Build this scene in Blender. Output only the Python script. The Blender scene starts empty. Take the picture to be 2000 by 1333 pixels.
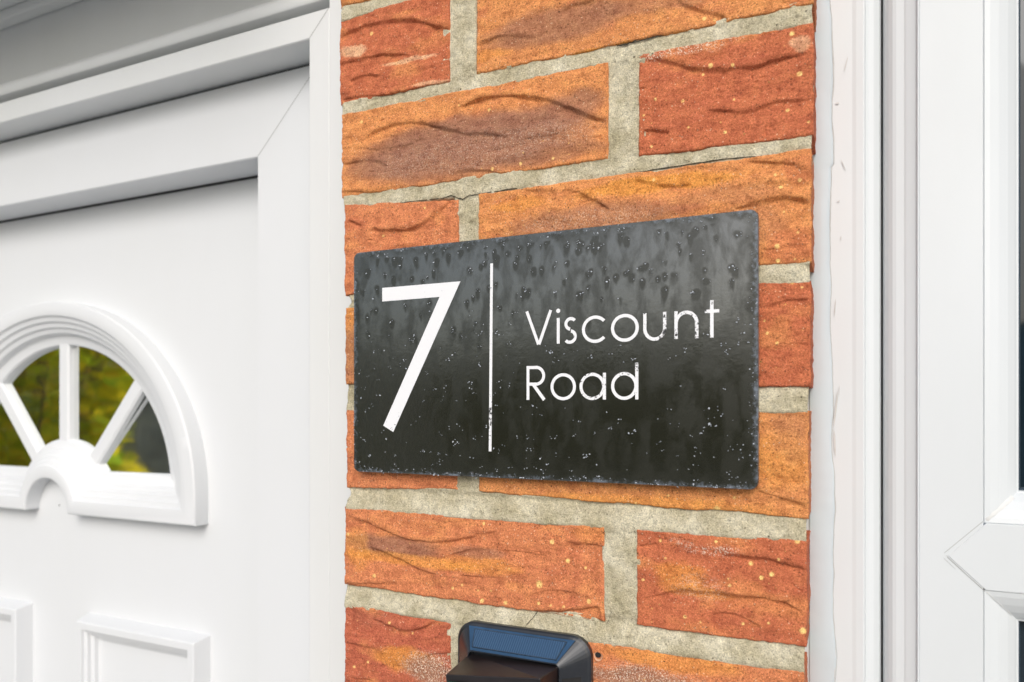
import bpy, math, random
import numpy as np
from mathutils import Vector
S = bpy.context.scene
R = math.radians
H = 1.62                                   # camera height above the paving

# ------------------------------------------------------------------ camera
cd = bpy.data.cameras.new("camera"); cam = bpy.data.objects.new("camera", cd)
S.collection.objects.link(cam); S.camera = cam
cam.location = (0.24175, -0.484, H)
cam.rotation_euler = (R(90), 0, R(26.542))
cd.sensor_width = 36; cd.lens = 1520 / 2000 * 36
cd.shift_y = (796 - 666.5) / 2000
cd.clip_start = 0.02; cd.clip_end = 500
cd.dof.use_dof = True; cd.dof.focus_distance = 0.535; cd.dof.aperture_fstop = 7.0

# ------------------------------------------------------------------ sky and sun (bright overcast)
W = bpy.data.worlds.new("World"); S.world = W; W.use_nodes = True
nt = W.node_tree; nt.nodes.clear()
sky = nt.nodes.new("ShaderNodeTexSky"); sky.sky_type = 'NISHITA'; sky.sun_disc = False
SUN_EL, SUN_AZ = 33, 21                    # azimuth measured from straight in front of the wall towards the right
sky.sun_elevation = R(SUN_EL); sky.sun_rotation = R(180 - SUN_AZ)
sky.air_density = 1.0; sky.dust_density = 3.0
hs = nt.nodes.new("ShaderNodeHueSaturation"); hs.inputs['Saturation'].default_value = 0.75
bg = nt.nodes.new("ShaderNodeBackground"); bg.inputs[1].default_value = 0.15
wo = nt.nodes.new("ShaderNodeOutputWorld")
nt.links.new(sky.outputs[0], hs.inputs['Color']); nt.links.new(hs.outputs[0], bg.inputs[0]); nt.links.new(bg.outputs[0], wo.inputs[0])
ld = bpy.data.lights.new("sun", 'SUN'); ld.energy = 1.45; ld.angle = R(36); ld.color = (1, .985, .965)
sun = bpy.data.objects.new("sun", ld); S.collection.objects.link(sun)
sd = Vector((math.sin(R(SUN_AZ)) * math.cos(R(SUN_EL)), -math.cos(R(SUN_AZ)) * math.cos(R(SUN_EL)), math.sin(R(SUN_EL))))
sun.rotation_euler = sd.to_track_quat('Z', 'Y').to_euler()
S.view_settings.view_transform = 'Standard'; S.view_settings.look = 'None'
S.view_settings.exposure = 0.05; S.view_settings.gamma = 1
S.cycles.max_bounces = 8

# ------------------------------------------------------------------ helpers
def link(o, parent=None):
    S.collection.objects.link(o)
    if parent is not None: o.parent = parent
    return o
def tag(o, label, cat, group=None, kind=None):
    if label: o['label'] = label
    if cat: o['category'] = cat
    if group: o['group'] = group
    if kind: o['kind'] = kind
    return o
def empty(name, label, cat, loc=(0, 0, 0), group=None):
    o = bpy.data.objects.new(name, None); o.location = loc; o.empty_display_size = .05
    link(o); return tag(o, label, cat, group)
class MB:
    def __init__(s): s.v = []; s.f = []; s.m = []
    def face(s, pts, mi=0):
        n = len(s.v); s.v += [tuple(p) for p in pts]; s.f.append(tuple(range(n, n + len(pts)))); s.m.append(mi)
    def box(s, x0, x1, y0, y1, z0, z1, mi=0):
        n = len(s.v)
        s.v += [(x, y, z) for z in (z0, z1) for y in (y0, y1) for x in (x0, x1)]
        for q in ((0, 2, 3, 1), (4, 5, 7, 6), (0, 1, 5, 4), (2, 6, 7, 3), (0, 4, 6, 2), (1, 3, 7, 5)):
            s.f.append(tuple(n + i for i in q)); s.m.append(mi)
    def loft(s, rings, closed=False, close_ends=False, mi=0):
        n = len(s.v); k = len(rings[0])
        for r in rings: s.v += [tuple(p) for p in r]
        for i in range(len(rings) if closed == 'both' else len(rings) - 1):
            j = (i + 1) % len(rings)
            for a in range(k if closed else k - 1):
                b = (a + 1) % k
                s.f.append((n + i * k + a, n + i * k + b, n + j * k + b, n + j * k + a)); s.m.append(mi)
        if close_ends:
            s.f.append(tuple(n + a for a in range(k))[::-1]); s.m.append(mi)
            s.f.append(tuple(n + (len(rings) - 1) * k + a for a in range(k))); s.m.append(mi)
    def build(s, name, mats, parent=None, smooth=False, loc=(0, 0, 0), bevel=0, seg=2, fix=True):
        me = bpy.data.meshes.new(name); me.from_pydata(s.v, [], s.f)
        if not isinstance(mats, (list, tuple)): mats = [mats]
        for m in mats: me.materials.append(m)
        for p, mi in zip(me.polygons, s.m): p.material_index = mi; p.use_smooth = smooth
        me.update()
        if fix:
            import bmesh
            bm = bmesh.new(); bm.from_mesh(me); bmesh.ops.remove_doubles(bm, verts=bm.verts, dist=1e-6)
            bmesh.ops.recalc_face_normals(bm, faces=bm.faces); bm.to_mesh(me); bm.free()
        o = bpy.data.objects.new(name, me); o.location = loc; link(o, parent)
        if bevel:
            b = o.modifiers.new("bevel", 'BEVEL'); b.width = bevel; b.segments = seg; b.limit_method = 'ANGLE'; b.angle_limit = R(35)
        return o
def grid_mesh(name, V, F, mat, parent, attr=None, smooth=True, loc=(0, 0, 0)):
    me = bpy.data.meshes.new(name)
    V = np.ascontiguousarray(V, dtype=np.float32); F = np.ascontiguousarray(F, dtype=np.int32)
    me.vertices.add(len(V)); me.vertices.foreach_set('co', V.ravel())
    me.loops.add(F.size); me.loops.foreach_set('vertex_index', F.ravel())
    me.polygons.add(len(F)); me.polygons.foreach_set('loop_start', np.arange(0, F.size, F.shape[1], dtype=np.int32))
    me.polygons.foreach_set('loop_total', np.full(len(F), F.shape[1], dtype=np.int32))
    me.update(calc_edges=True)
    me.polygons.foreach_set('use_smooth', np.full(len(F), smooth))
    if attr is not None:
        a = me.color_attributes.new('tint', 'FLOAT_COLOR', 'POINT'); a.data.foreach_set('color', np.ascontiguousarray(attr, dtype=np.float32).ravel())
    me.materials.append(mat)
    o = bpy.data.objects.new(name, me); o.location = loc
    return link(o, parent)
def gfaces(nx, nz, off=0):
    i = np.arange(nz - 1)[:, None] * nx + np.arange(nx - 1)[None, :] + off
    i = i.ravel(); return np.stack([i, i + 1, i + nx + 1, i + nx], 1)

# value noise
def _h(ix, iy, seed):
    n = (ix.astype(np.int64) * 374761393 + iy.astype(np.int64) * 668265263 + seed * 974634777) & 0xffffffff
    n = ((n ^ (n >> 13)) * 1274126177) & 0xffffffff
    n = (n ^ (n >> 16)) & 0xffffffff
    return n / 4294967295.0
def vn(x, y, seed=0):
    x = np.asarray(x, float); y = np.asarray(y, float)
    ix = np.floor(x); iy = np.floor(y); fx = x - ix; fy = y - iy
    fx = fx * fx * (3 - 2 * fx); fy = fy * fy * (3 - 2 * fy)
    a = _h(ix, iy, seed); b = _h(ix + 1, iy, seed); c = _h(ix, iy + 1, seed); d = _h(ix + 1, iy + 1, seed)
    return (a * (1 - fx) + b * fx) * (1 - fy) + (c * (1 - fx) + d * fx) * fy
def fbm(x, y, seed=0, o=4):
    t = 0; a = .5; s = 0
    for k in range(o): t = t + a * (vn(x, y, seed + k * 17) * 2 - 1); s += a; x = x * 2.03 + 5.1; y = y * 2.03 + 9.7; a *= .5
    return t / s
def sstep(a, b, x):
    t = np.clip((x - a) / (b - a), 0, 1); return t * t * (3 - 2 * t)

# ------------------------------------------------------------------ materials
def mat(name):
    m = bpy.data.materials.new(name); m.use_nodes = True
    n = m.node_tree.nodes; return m, n, m.node_tree.links, n['Principled BSDF']
def N(n, t, **k):
    x = n.new(t)
    for a, b in k.items():
        if a in ('inp',):
            for c, d in b.items(): x.inputs[c].default_value = d
        else: setattr(x, a, b)
    return x
def objco(n): return n.new('ShaderNodeTexCoord').outputs['Object']
def ramp(n, l, src, stops):
    r = n.new('ShaderNodeValToRGB'); e = r.color_ramp.elements
    while len(e) > 1: e.remove(e[-1])
    e[0].position = stops[0][0]; e[0].color = stops[0][1]
    for p, c in stops[1:]: q = e.new(p); q.color = c
    l.new(src, r.inputs[0]); return r.outputs[0]
def g(v): return (v, v, v, 1)
def mix(n, l, f, a, b, mode='MIX'):
    m = n.new('ShaderNodeMix'); m.data_type = 'RGBA'; m.blend_type = mode
    for s, v in ((0, f), (6, a), (7, b)):
        if hasattr(v, 'default_value'): l.new(v, m.inputs[s])
        else: m.inputs[s].default_value = v
    return m.outputs[2]
def noise(n, l, co, scale, det=3, rough=.5, dist=0):
    x = N(n, 'ShaderNodeTexNoise', inp={'Scale': scale, 'Detail': det, 'Roughness': rough, 'Distortion': dist}); l.new(co, x.inputs['Vector']); return x.outputs[0]
def bump(n, l, h, dist, strength=1, normal=None):
    b = N(n, 'ShaderNodeBump', inp={'Distance': dist, 'Strength': strength}); l.new(h, b.inputs['Height'])
    if normal: l.new(normal, b.inputs['Normal'])
    return b.outputs[0]
def math_(n, l, op, a, b=None, clamp=False):
    m = n.new('ShaderNodeMath'); m.operation = op; m.use_clamp = clamp
    for i, v in enumerate((a, b)):
        if v is None: continue
        if hasattr(v, 'default_value'): l.new(v, m.inputs[i])
        else: m.inputs[i].default_value = v
    return m.outputs[0]

def brick_material():
    m, n, l, p = mat('fired_brick'); co = objco(n)
    at = N(n, 'ShaderNodeAttribute', attribute_name='tint')
    # grain of the sanded face, about a millimetre
    g1 = noise(n, l, co, 900, 3, .75); g2 = noise(n, l, co, 2600, 2, .6); g3 = noise(n, l, co, 120, 3, .6)
    c = mix(n, l, 1.0, at.outputs['Color'], ramp(n, l, g1, [(.30, (.42, .36, .34, 1)), (.43, (.90, .88, .87, 1)), (.57, (1.05, 1.06, 1.08, 1)), (.68, (1.35, 1.5, 1.7, 1))]), 'MULTIPLY')
    c = mix(n, l, 1.0, c, ramp(n, l, g3, [(.32, (.78, .72, .72, 1)), (.5, g(1)), (.7, (1.12, 1.2, 1.15, 1))]), 'MULTIPLY')
    c = mix(n, l, 1.0, c, ramp(n, l, g2, [(.32, g(.62)), (.5, g(1)), (.7, g(1.4))]), 'MULTIPLY')
    # small lime specks and pits
    v = N(n, 'ShaderNodeTexVoronoi', inp={'Scale': 210.0}); l.new(co, v.inputs['Vector'])
    sep = n.new('ShaderNodeSeparateColor'); l.new(v.outputs['Color'], sep.inputs[0])
    rad = math_(n, l, 'MULTIPLY', math_(n, l, 'SUBTRACT', sep.outputs[0], .62), .36)
    speck = math_(n, l, 'LESS_THAN', v.outputs['Distance'], rad)
    c = mix(n, l, math_(n, l, 'MULTIPLY', speck, .75), c, (.70, .40, .13, 1))
    pit = math_(n, l, 'LESS_THAN', v.outputs['Distance'], math_(n, l, 'MULTIPLY', math_(n, l, 'SUBTRACT', .17, sep.outputs[1]), .75))
    c = mix(n, l, math_(n, l, 'MULTIPLY', pit, .85), c, (.05, .02, .01, 1))
    v2 = N(n, 'ShaderNodeTexVoronoi', inp={'Scale': 620.0}); l.new(co, v2.inputs['Vector'])
    s2 = n.new('ShaderNodeSeparateColor'); l.new(v2.outputs['Color'], s2.inputs[0])
    dk = math_(n, l, 'LESS_THAN', v2.outputs['Distance'], math_(n, l, 'MULTIPLY', math_(n, l, 'SUBTRACT', s2.outputs[0], .70), 1.5))
    c = mix(n, l, math_(n, l, 'MULTIPLY', dk, .55), c, (.10, .035, .018, 1))
    lt = math_(n, l, 'LESS_THAN', v2.outputs['Distance'], math_(n, l, 'MULTIPLY', math_(n, l, 'SUBTRACT', s2.outputs[1], .78), 1.4))
    c = mix(n, l, math_(n, l, 'MULTIPLY', lt, .5), c, (.85, .62, .42, 1))
    # frosting of pale sand where the tint's alpha says so
    fr = noise(n, l, co, 1000, 2, .8)
    fm = math_(n, l, 'MULTIPLY', ramp(n, l, fr, [(.54, g(0)), (.60, g(1))]), at.outputs['Alpha'])
    c = mix(n, l, fm, c, (.74, .60, .47, 1))
    l.new(c, p.inputs['Base Color']); p.inputs['Roughness'].default_value = .92
    p.inputs['Specular IOR Level'].default_value = .25
    hgt = math_(n, l, 'ADD', g1, math_(n, l, 'MULTIPLY', g2, .35))
    l.new(bump(n, l, hgt, .0009, .7), p.inputs['Normal'])
    return m
def mortar_material():
    m, n, l, p = mat('sand_mortar'); co = objco(n)
    g1 = noise(n, l, co, 1100, 3, .75); g3 = noise(n, l, co, 45, 4, .6); g4 = noise(n, l, co, 260, 3, .7)
    c = ramp(n, l, g3, [(.3, (.42, .37, .235, 1)), (.48, (.55, .495, .345, 1)), (.70, (.74, .69, .53, 1))])
    c = mix(n, l, 1.0, c, ramp(n, l, g1, [(.32, g(.40)), (.44, g(.92)), (.58, g(1.08)), (.68, g(1.45))]), 'MULTIPLY')
    c = mix(n, l, 1.0, c, ramp(n, l, g4, [(.3, g(.75)), (.5, g(1)), (.7, g(1.15))]), 'MULTIPLY')
    v = N(n, 'ShaderNodeTexVoronoi', inp={'Scale': 260.0}); l.new(co, v.inputs['Vector'])
    sep = n.new('ShaderNodeSeparateColor'); l.new(v.outputs['Color'], sep.inputs[0])
    pit = math_(n, l, 'LESS_THAN', v.outputs['Distance'], math_(n, l, 'MULTIPLY', math_(n, l, 'SUBTRACT', .22, sep.outputs[1]), .8))
    c = mix(n, l, math_(n, l, 'MULTIPLY', pit, .8), c, (.06, .05, .03, 1))
    l.new(c, p.inputs['Base Color']); p.inputs['Roughness'].default_value = .95; p.inputs['Specular IOR Level'].default_value = .2
    l.new(bump(n, l, math_(n, l, 'ADD', g1, g4), .0012, .9), p.inputs['Normal'])
    return m
def upvc(name, base=(.71, .73, .735), dirt=.04, rough=.34):
    m, n, l, p = mat(name); co = objco(n)
    mp = N(n, 'ShaderNodeMapping', inp={'Scale': (1, 1, .35)}); l.new(co, mp.inputs[0])
    a = noise(n, l, mp.outputs[0], 9, 5, .6); b = noise(n, l, co, 420, 2, .7)
    d = 1 - dirt
    c = ramp(n, l, a, [(.3, (base[0] * d, base[1] * d, base[2] * (d - .01), 1)), (.7, (*base, 1))])
    # rare specks of dirt
    v = N(n, 'ShaderNodeTexVoronoi', inp={'Scale': 26.0}); l.new(co, v.inputs['Vector'])
    sep = n.new('ShaderNodeSeparateColor'); l.new(v.outputs['Color'], sep.inputs[0])
    sp = math_(n, l, 'LESS_THAN', v.outputs['Distance'], math_(n, l, 'MULTIPLY', math_(n, l, 'SUBTRACT', sep.outputs[0], .74), .085))
    c = mix(n, l, math_(n, l, 'MULTIPLY', sp, .45), c, (.3, .29, .27, 1))
    l.new(c, p.inputs['Base Color'])
    l.new(ramp(n, l, a, [(.3, g(rough + .12)), (.7, g(rough))]), p.inputs['Roughness'])
    l.new(bump(n, l, b, .00006, .5), p.inputs['Normal'])
    return m
def simple(name, col, rough=.5, metal=0, spec=.5):
    m, n, l, p = mat(name); co = objco(n)
    a = noise(n, l, co, 60, 4, .6)
    l.new(ramp(n, l, a, [(.3, (*[c * .85 for c in col], 1)), (.7, (*[c * 1.1 for c in col], 1))]), p.inputs['Base Color'])
    p.inputs['Roughness'].default_value = rough; p.inputs['Metallic'].default_value = metal; p.inputs['Specular IOR Level'].default_value = spec
    return m

M = {}
M['brick'] = brick_material(); M['mortar'] = mortar_material()
M['upvc'] = upvc('white_upvc'); M['door'] = upvc('white_door_skin', (.69, .71, .73), .02, .40)
M['seal'] = upvc('silicone_sealant', (.55, .61, .645), .14, .55)
M['gap'] = simple('dark_gap', (.015, .015, .015), .9)
M['grime'] = simple('joint_grime', (.33, .34, .33), .8)
M['gasket'] = simple('rubber_gasket', (.03, .055, .08), .5)

# ------------------------------------------------------------------ brick pier
CREASES = [(1.0, [(-130.5, 205.2), (-118.3, 210.4), (-102.9, 212.8), (-81.3, 211.4), (-62.1, 204.9), (-43.3, 197.9), (-25.2, 194.4), (-1.7, 188.1)]), (1.5, [(-41.8, 216.2), (-28.2, 219.7), (-10.4, 218.5), (9.7, 214.9), (29.1, 208.3), (45.2, 199.9), (58.4, 192.2), (69.9, 187.3)]), (0.5, [(-137.5, 201.3), (-113.1, 196.3), (-87.9, 195.3), (-71.6, 199.6)]), (0.8, [(-150.1, 190.5), (-130.5, 190.0), (-118.3, 188.6), (-106.3, 184.1)]), (0.8, [(-49.5, 168.2), (-31.2, 169.7), (-13.3, 165.9), (-4.6, 162.4)]), (0.7, [(-148.3, 168.4), (-130.5, 166.9), (-113.1, 162.4)]), (1.3, [(-150.1, 289.6), (-130.5, 294.0), (-99.5, 292.1), (-74.8, 284.5), (-49.5, 273.8)]), (1.1, [(-150.1, 268.0), (-134.0, 268.4), (-109.7, 267.8), (-84.6, 262.0)]), (0.8, [(-141.1, 253.7), (-127.0, 255.7), (-111.4, 251.7)]), (0.8, [(-148.3, 240.3), (-130.5, 240.7), (-104.6, 234.7)]), (0.8, [(-150.1, 314.1), (-134.0, 312.1), (-116.5, 309.9)]), (0.8, [(-27.4, 257.6), (-16.3, 260.5), (-3.2, 259.6), (11.1, 256.0), (23.6, 251.4)]), (0.8, [(37.2, 267.8), (49.2, 269.3), (61.0, 270.3)]), (0.9, [(113.9, 257.8), (123.3, 249.9), (132.4, 246.0), (140.3, 242.0), (148.1, 236.8)]), (0.4, [(89.9, 255.2), (106.8, 252.5), (119.8, 250.7)]), (0.6, [(9.7, 150.1), (22.2, 148.5), (34.5, 143.9)]), (0.8, [(38.6, 146.7), (51.8, 142.4), (63.5, 134.9), (71.2, 130.3)]), (0.8, [(88.7, 146.7), (102.0, 142.0), (116.3, 138.5), (125.6, 139.6)]), (1.4, [(151.4, 120.6), (165.5, 123.4), (178.2, 124.1), (188.5, 122.8), (195.1, 119.6)]), (0.8, [(159.0, 149.2), (171.9, 145.7), (180.2, 144.6), (194.6, 139.0)]), (0.5, [(167.6, 134.7), (180.2, 132.0), (194.6, 131.8)]), (0.5, [(92.3, 151.6), (116.3, 150.6), (142.6, 147.6), (156.9, 143.4)]), (1.3, [(-121.7, 136.2), (-106.3, 134.6), (-87.9, 131.4), (-74.8, 134.1), (-62.1, 141.5), (-48.0, 150.6)]), (0.8, [(-142.0, 145.4), (-128.7, 139.7)]), (1.1, [(93.0, 224.3), (104.4, 221.4), (116.3, 214.4), (131.3, 209.2), (148.1, 206.5), (164.4, 205.0), (178.2, 207.2), (193.6, 207.3)]), (0.8, [(134.7, 183.4), (148.1, 180.6), (161.2, 178.9), (171.9, 181.5), (182.3, 181.3), (196.1, 180.5)]), (1.2, [(93.6, 177.7), (103.2, 176.8), (111.0, 173.7)]), (1.1, [(-146.7, -82.4), (-127.3, -87.2), (-108.5, -93.0), (-94.4, -97.2), (-79.2, -99.0), (-55.1, -97.7), (-38.2, -93.6), (-24.3, -90.4), (-13.1, -86.8)]), (1.2, [(-121.5, -107.5), (-108.5, -109.4), (-93.0, -114.5), (-76.4, -119.3), (-62.3, -122.2)]), (1.2, [(39.8, -90.7), (53.1, -90.0), (68.3, -90.7)]), (0.7, [(-57.7, -109.7), (-44.6, -104.1), (-28.0, -100.5), (-18.1, -99.2)]), (0.5, [(-13.1, -99.9), (5.0, -98.9), (26.1, -100.9)]), (0.5, [(11.0, -131.0), (22.7, -124.9), (34.1, -123.2), (50.9, -124.5)]), (1.6, [(18.0, -140.0), (39.8, -136.7), (64.0, -131.6)]), (0.9, [(-146.7, -137.6), (-127.3, -135.4), (-97.2, -131.1)]), (0.5, [(-40.8, -120.5), (-23.0, -120.4)]), (1.2, [(-118.6, -162.2), (-107.1, -163.8), (-94.4, -167.4), (-81.9, -165.8), (-71.0, -160.4), (-55.1, -153.4)]), (0.8, [(-145.2, -182.3), (-130.3, -183.3), (-115.7, -184.0)]), (1.0, [(-75.1, -186.4), (-68.3, -182.2), (-48.5, -177.5)]), (0.8, [(-139.2, -209.1), (-118.6, -209.2)]), (0.6, [(-142.2, -154.3), (-134.7, -157.0), (-128.1, -161.0)]), (1.2, [(143.7, -90.4), (156.7, -90.2), (170.2, -90.5), (180.7, -92.3), (192.8, -95.1)]), (1.2, [(92.9, -122.0), (105.0, -118.7), (115.0, -115.2), (126.7, -113.8), (140.0, -114.5), (153.0, -115.5), (165.7, -114.1), (174.6, -114.5), (183.3, -116.7), (192.8, -120.8)]), (0.8, [(137.2, -126.7), (147.5, -126.0), (156.7, -127.2), (166.6, -131.1)]), (0.8, [(90.3, -88.9), (96.9, -87.4), (103.0, -86.0)]), (0.8, [(163.9, -49.6), (172.8, -52.0), (192.8, -57.7)]), (0.8, [(166.6, 59.9), (174.4, 61.3), (181.3, 62.7), (186.8, 63.8), (194.6, 64.0)]), (0.5, [(166.6, 35.6), (175.8, 37.1), (194.6, 36.8)]), (0.5, [(167.3, 94.5), (177.9, 95.0), (192.3, 95.8)])]
PATCH = [('brown', -41.1, 186.2, 100.6, 24.3, 0.9), ('brown', -41.1, 193.6, 81.2, 15.5, 0.95), ('brown', 42.2, 199.6, 27.8, 13.1, 0.8), ('brown', -103.7, 183.9, 42.2, 10.8, 0.7), ('brown', 27.2, 172.6, 45.7, 7.7, 0.6), ('brown', 31.0, 258.7, 56.8, 13.2, 0.75), ('brown', 108.6, 259.5, 49.5, 9.7, 0.5), ('gold', 85.1, 232.0, 79.5, 4.6, 0.6), ('gold', 164.9, 229.4, 23.8, 6.1, 0.38), ('gold', -20.2, 248.3, 20.6, 4.3, 0.38), ('cream', -137.3, 275.8, 10.9, 5.5, 0.7), ('cream', -85.2, 258.3, 22.8, 1.9, 0.6), ('cream', -67.2, 237.1, 17.7, 1.9, 0.5), ('gold', 102.0, 142.1, 56.9, 5.2, 0.68), ('gold', 4.0, 140.5, 23.7, 5.0, 0.45), ('brown', 56.9, 124.2, 65.3, 10.9, 0.6), ('brown', 146.8, 130.1, 33.8, 6.3, 0.3), ('red', 188.2, 140.1, 11.4, 9.0, 0.5), ('brown', 162.0, 109.8, 17.9, 13.9, 0.3), ('red', 182.5, 95.5, 14.4, 12.1, 0.6), ('gold', 91.9, -63.8, 88.9, 8.6, 0.41), ('gold', 176.7, -31.6, 17.4, 18.2, 0.38), ('brown', 182.5, -16.3, 11.5, 18.1, 0.3), ('brown', -103.7, -105.1, 47.0, 9.3, 0.85), ('gold', -85.2, -113.9, 64.0, 5.3, 0.52), ('gold', -132.4, -110.2, 11.8, 15.8, 0.38), ('gold', -24.4, -112.2, 33.1, 7.3, 0.45), ('brown', -28.5, -103.5, 25.0, 4.4, 0.6), ('gold', 56.9, -82.8, 14.5, 6.8, 0.22), ('red', 4.0, -118.5, 63.4, 5.0, 0.2), ('gold', 118.4, -105.6, 19.4, 9.6, 0.45), ('gold', 131.2, -115.5, 22.1, 4.4, 0.38), ('gold', -89.8, -188.9, 32.2, 9.9, 0.6), ('brown', -69.4, -193.4, 22.2, 10.5, 0.9), ('brown', -117.9, -161.7, 28.8, 7.8, 0.15), ('gold', 108.6, -160.1, 46.2, 6.5, 0.45), ('brown', 91.9, -175.6, 40.8, 7.9, 0.85), ('cream', 188.2, 212.2, 4.0, 4.8, 0.5), ('gold', -132.4, 61.6, 14.7, 35.5, 0.38), ('brown', -140.3, 42.1, 9.9, 23.8, 0.6)]
SPARK = [(118.4, 223.5, 35.7, 3.9, 1), (140.6, 225.2, 18.7, 2.5, 0.8), (-67.2, -191.2, 26.6, 13.1, 1), (95.3, -173.5, 44.0, 9.2, 0.9), (137.5, -88.0, 18.8, 3.8, 0.9), (118.4, -84.8, 13.0, 2.6, 0.6), (4.0, 184.8, 63.4, 10.6, 0.35), (56.9, 124.2, 54.3, 6.8, 0.35), (-41.1, 182.5, 85.5, 14.7, 0.3), (131.2, -112.3, 19.0, 9.5, 0.4)]
SPECKS = [(6.4, 168.6, 1.15), (-15.5, 167.8, 1.17), (31.1, 168.6, 1.0), (-18.8, 210.5, 1.17), (-129.6, 219.7, 1.28), (-42.7, 217.4, 0.8), (-120.9, 286.2, 1.41), (-134.0, 160.2, 1.0), (-109.7, 130.1, 0.98), (-71.6, 146.7, 0.81), (-26.7, 237.2, 1.05), (9.0, 175.6, 0.64), (137.2, 210.1, 1.36), (132.1, 206.4, 0.8), (150.3, 208.1, 1.01), (184.4, 219.9, 1.3), (188.5, 195.9, 1.41), (181.8, 175.9, 1.09), (119.6, 191.8, 0.92), (102.0, 196.0, 0.94), (123.3, 174.7, 0.69), (145.6, 168.3, 1.02), (150.9, 187.4, 0.67), (175.0, 138.2, 0.88), (188.8, 133.1, 1.08), (178.2, 130.6, 0.98), (101.1, 145.1, 1.06), (99.4, 166.5, 0.82), (94.2, 187.4, 0.71), (193.6, 166.9, 0.75), (133.0, 240.8, 1.14), (139.2, 238.8, 0.79), (-23.7, -137.2, 1.54), (-4.6, -136.2, 1.4), (20.9, -120.9, 2.33), (30.5, -91.1, 1.57), (41.8, -103.2, 1.45), (-22.4, -82.3, 1.1), (-117.4, -128.5, 1.42), (-48.8, -131.0, 1.01), (-40.8, -128.0, 0.89), (20.4, -133.9, 1.06), (39.2, -133.9, 0.94), (57.0, -128.5, 1.44), (54.5, -106.5, 0.92), (-2.2, -112.5, 0.75), (-102.8, -162.4, 1.05), (-83.3, -168.3, 0.8), (-136.9, -201.0, 1.08), (-124.1, -195.5, 0.95), (-142.5, -98.4, 1.08), (-99.3, -77.5, 0.93), (29.9, -134.1, 0.73), (-27.4, -130.4, 0.66), (-16.6, -129.3, 0.65), (140.5, -62.6, 2.09), (160.7, -94.3, 1.21), (166.9, -102.3, 1.3), (172.8, -99.7, 1.38), (148.4, -108.7, 1.04), (147.5, -104.7, 0.66), (93.9, -110.7, 0.99), (120.8, -131.3, 1.07), (156.2, -131.2, 0.84), (171.2, -128.9, 0.74), (190.6, -130.8, 1.81), (177.0, -90.1, 0.83), (108.5, -95.6, 0.78), (187.6, -78.5, 1.55), (140.2, -82.6, 0.95), (151.2, -54.9, 0.94), (110.2, -55.9, 0.78), (88.9, -61.9, 0.8), (105.0, -84.8, 0.88), (130.5, -133.3, 0.58), (176.1, 95.5, 1.31), (176.5, 87.1, 1.1), (186.1, 87.3, 0.65), (184.4, 73.9, 1.3), (170.4, 44.3, 0.88), (175.9, 38.2, 0.88), (168.7, 51.8, 0.59), (189.9, 70.4, 0.65), (179.6, 116.1, 0.66), (187.8, 102.7, 0.72)]
PAL = dict(red=(.51, .150, .068), redo=(.61, .215, .092), orange=(.67, .270, .095), brown=(.33, .15, .090), gold=(.74, .310, .055), cream=(.84, .55, .32), dred=(.48, .130, .068), borange=(.64, .260, .092))
# x left, x right, z of the corners TL TR BL BR (millimetres, z from eye level), face colour
BR = [
 (-150, 70, 381, 379, 312, 314, 'orange'), (90, 196, 379, 379, 314, 314, 'orange'),
 (-150.5, -50.6, 304.5, 303, 236.5, 236, 'red'), (-28.5, 196.5, 303, 303, 237.3, 235.5, 'borange'),
 (-149, 70.4, 228.6, 226.6, 163.8, 162.9, 'orange'), (90.9, 196.4, 227.3, 223.9, 161.3, 158.2, 'red'),
 (-146, -43.3, 157.8, 149.6, 87, 86.5, 'redo'), (-26.9, 195.3, 151.4, 151, 86, 84.8, 'orange'),
 (-145, 69, 77.5, 76, 17.5, 14, 'borange'), (90, 194.8, 75, 74, 13, 12.3, 'red'),
 (-144.3, -44, -.5, -1, -62.5, -59.4, 'redo'), (-26.4, 193.6, -1, -2.2, -59.8, -65.3, 'borange'),
 (-146.2, 67.6, -77.3, -78.6, -138.3, -140.6, 'redo'), (89.5, 192.8, -78.8, -77.6, -140.4, -140.6, 'red'),
 (-145.9, -49.7, -152.0, -156.6, -219, -219, 'dred'), (-28, 191.4, -155, -154.8, -219, -219, 'redo'),
]
rng = random.Random(4)
def poly_dist(X, Z, pts):
    """signed distance (positive below the line) and parameter along the line"""
    best = np.full(X.shape, 1e9); sg = np.zeros(X.shape); tt = np.zeros(X.shape)
    n = len(pts) - 1
    for i in range(n):
        ax, az = pts[i]; bx, bz = pts[i + 1]; dx, dz = bx - ax, bz - az; L2 = dx * dx + dz * dz
        t = np.clip(((X - ax) * dx + (Z - az) * dz) / L2, 0, 1)
        qx = X - ax - t * dx; qz = Z - az - t * dz; d = np.hypot(qx, qz); cr = dx * qz - dz * qx
        w = d < best; best = np.where(w, d, best); sg = np.where(w, -np.sign(cr), sg); tt = np.where(w, (i + t) / n, tt)
    return best * sg, tt
def smooth_poly(pts):
    for _ in range(2):
        q = [pts[0]]
        for a, b in zip(pts[:-1], pts[1:]):
            q += [(a[0] * .75 + b[0] * .25, a[1] * .75 + b[1] * .25), (a[0] * .25 + b[0] * .75, a[1] * .25 + b[1] * .75)]
        q.append(pts[-1]); pts = q
    return pts
CR = [(s, smooth_poly(p)) for s, p in CREASES]
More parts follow.
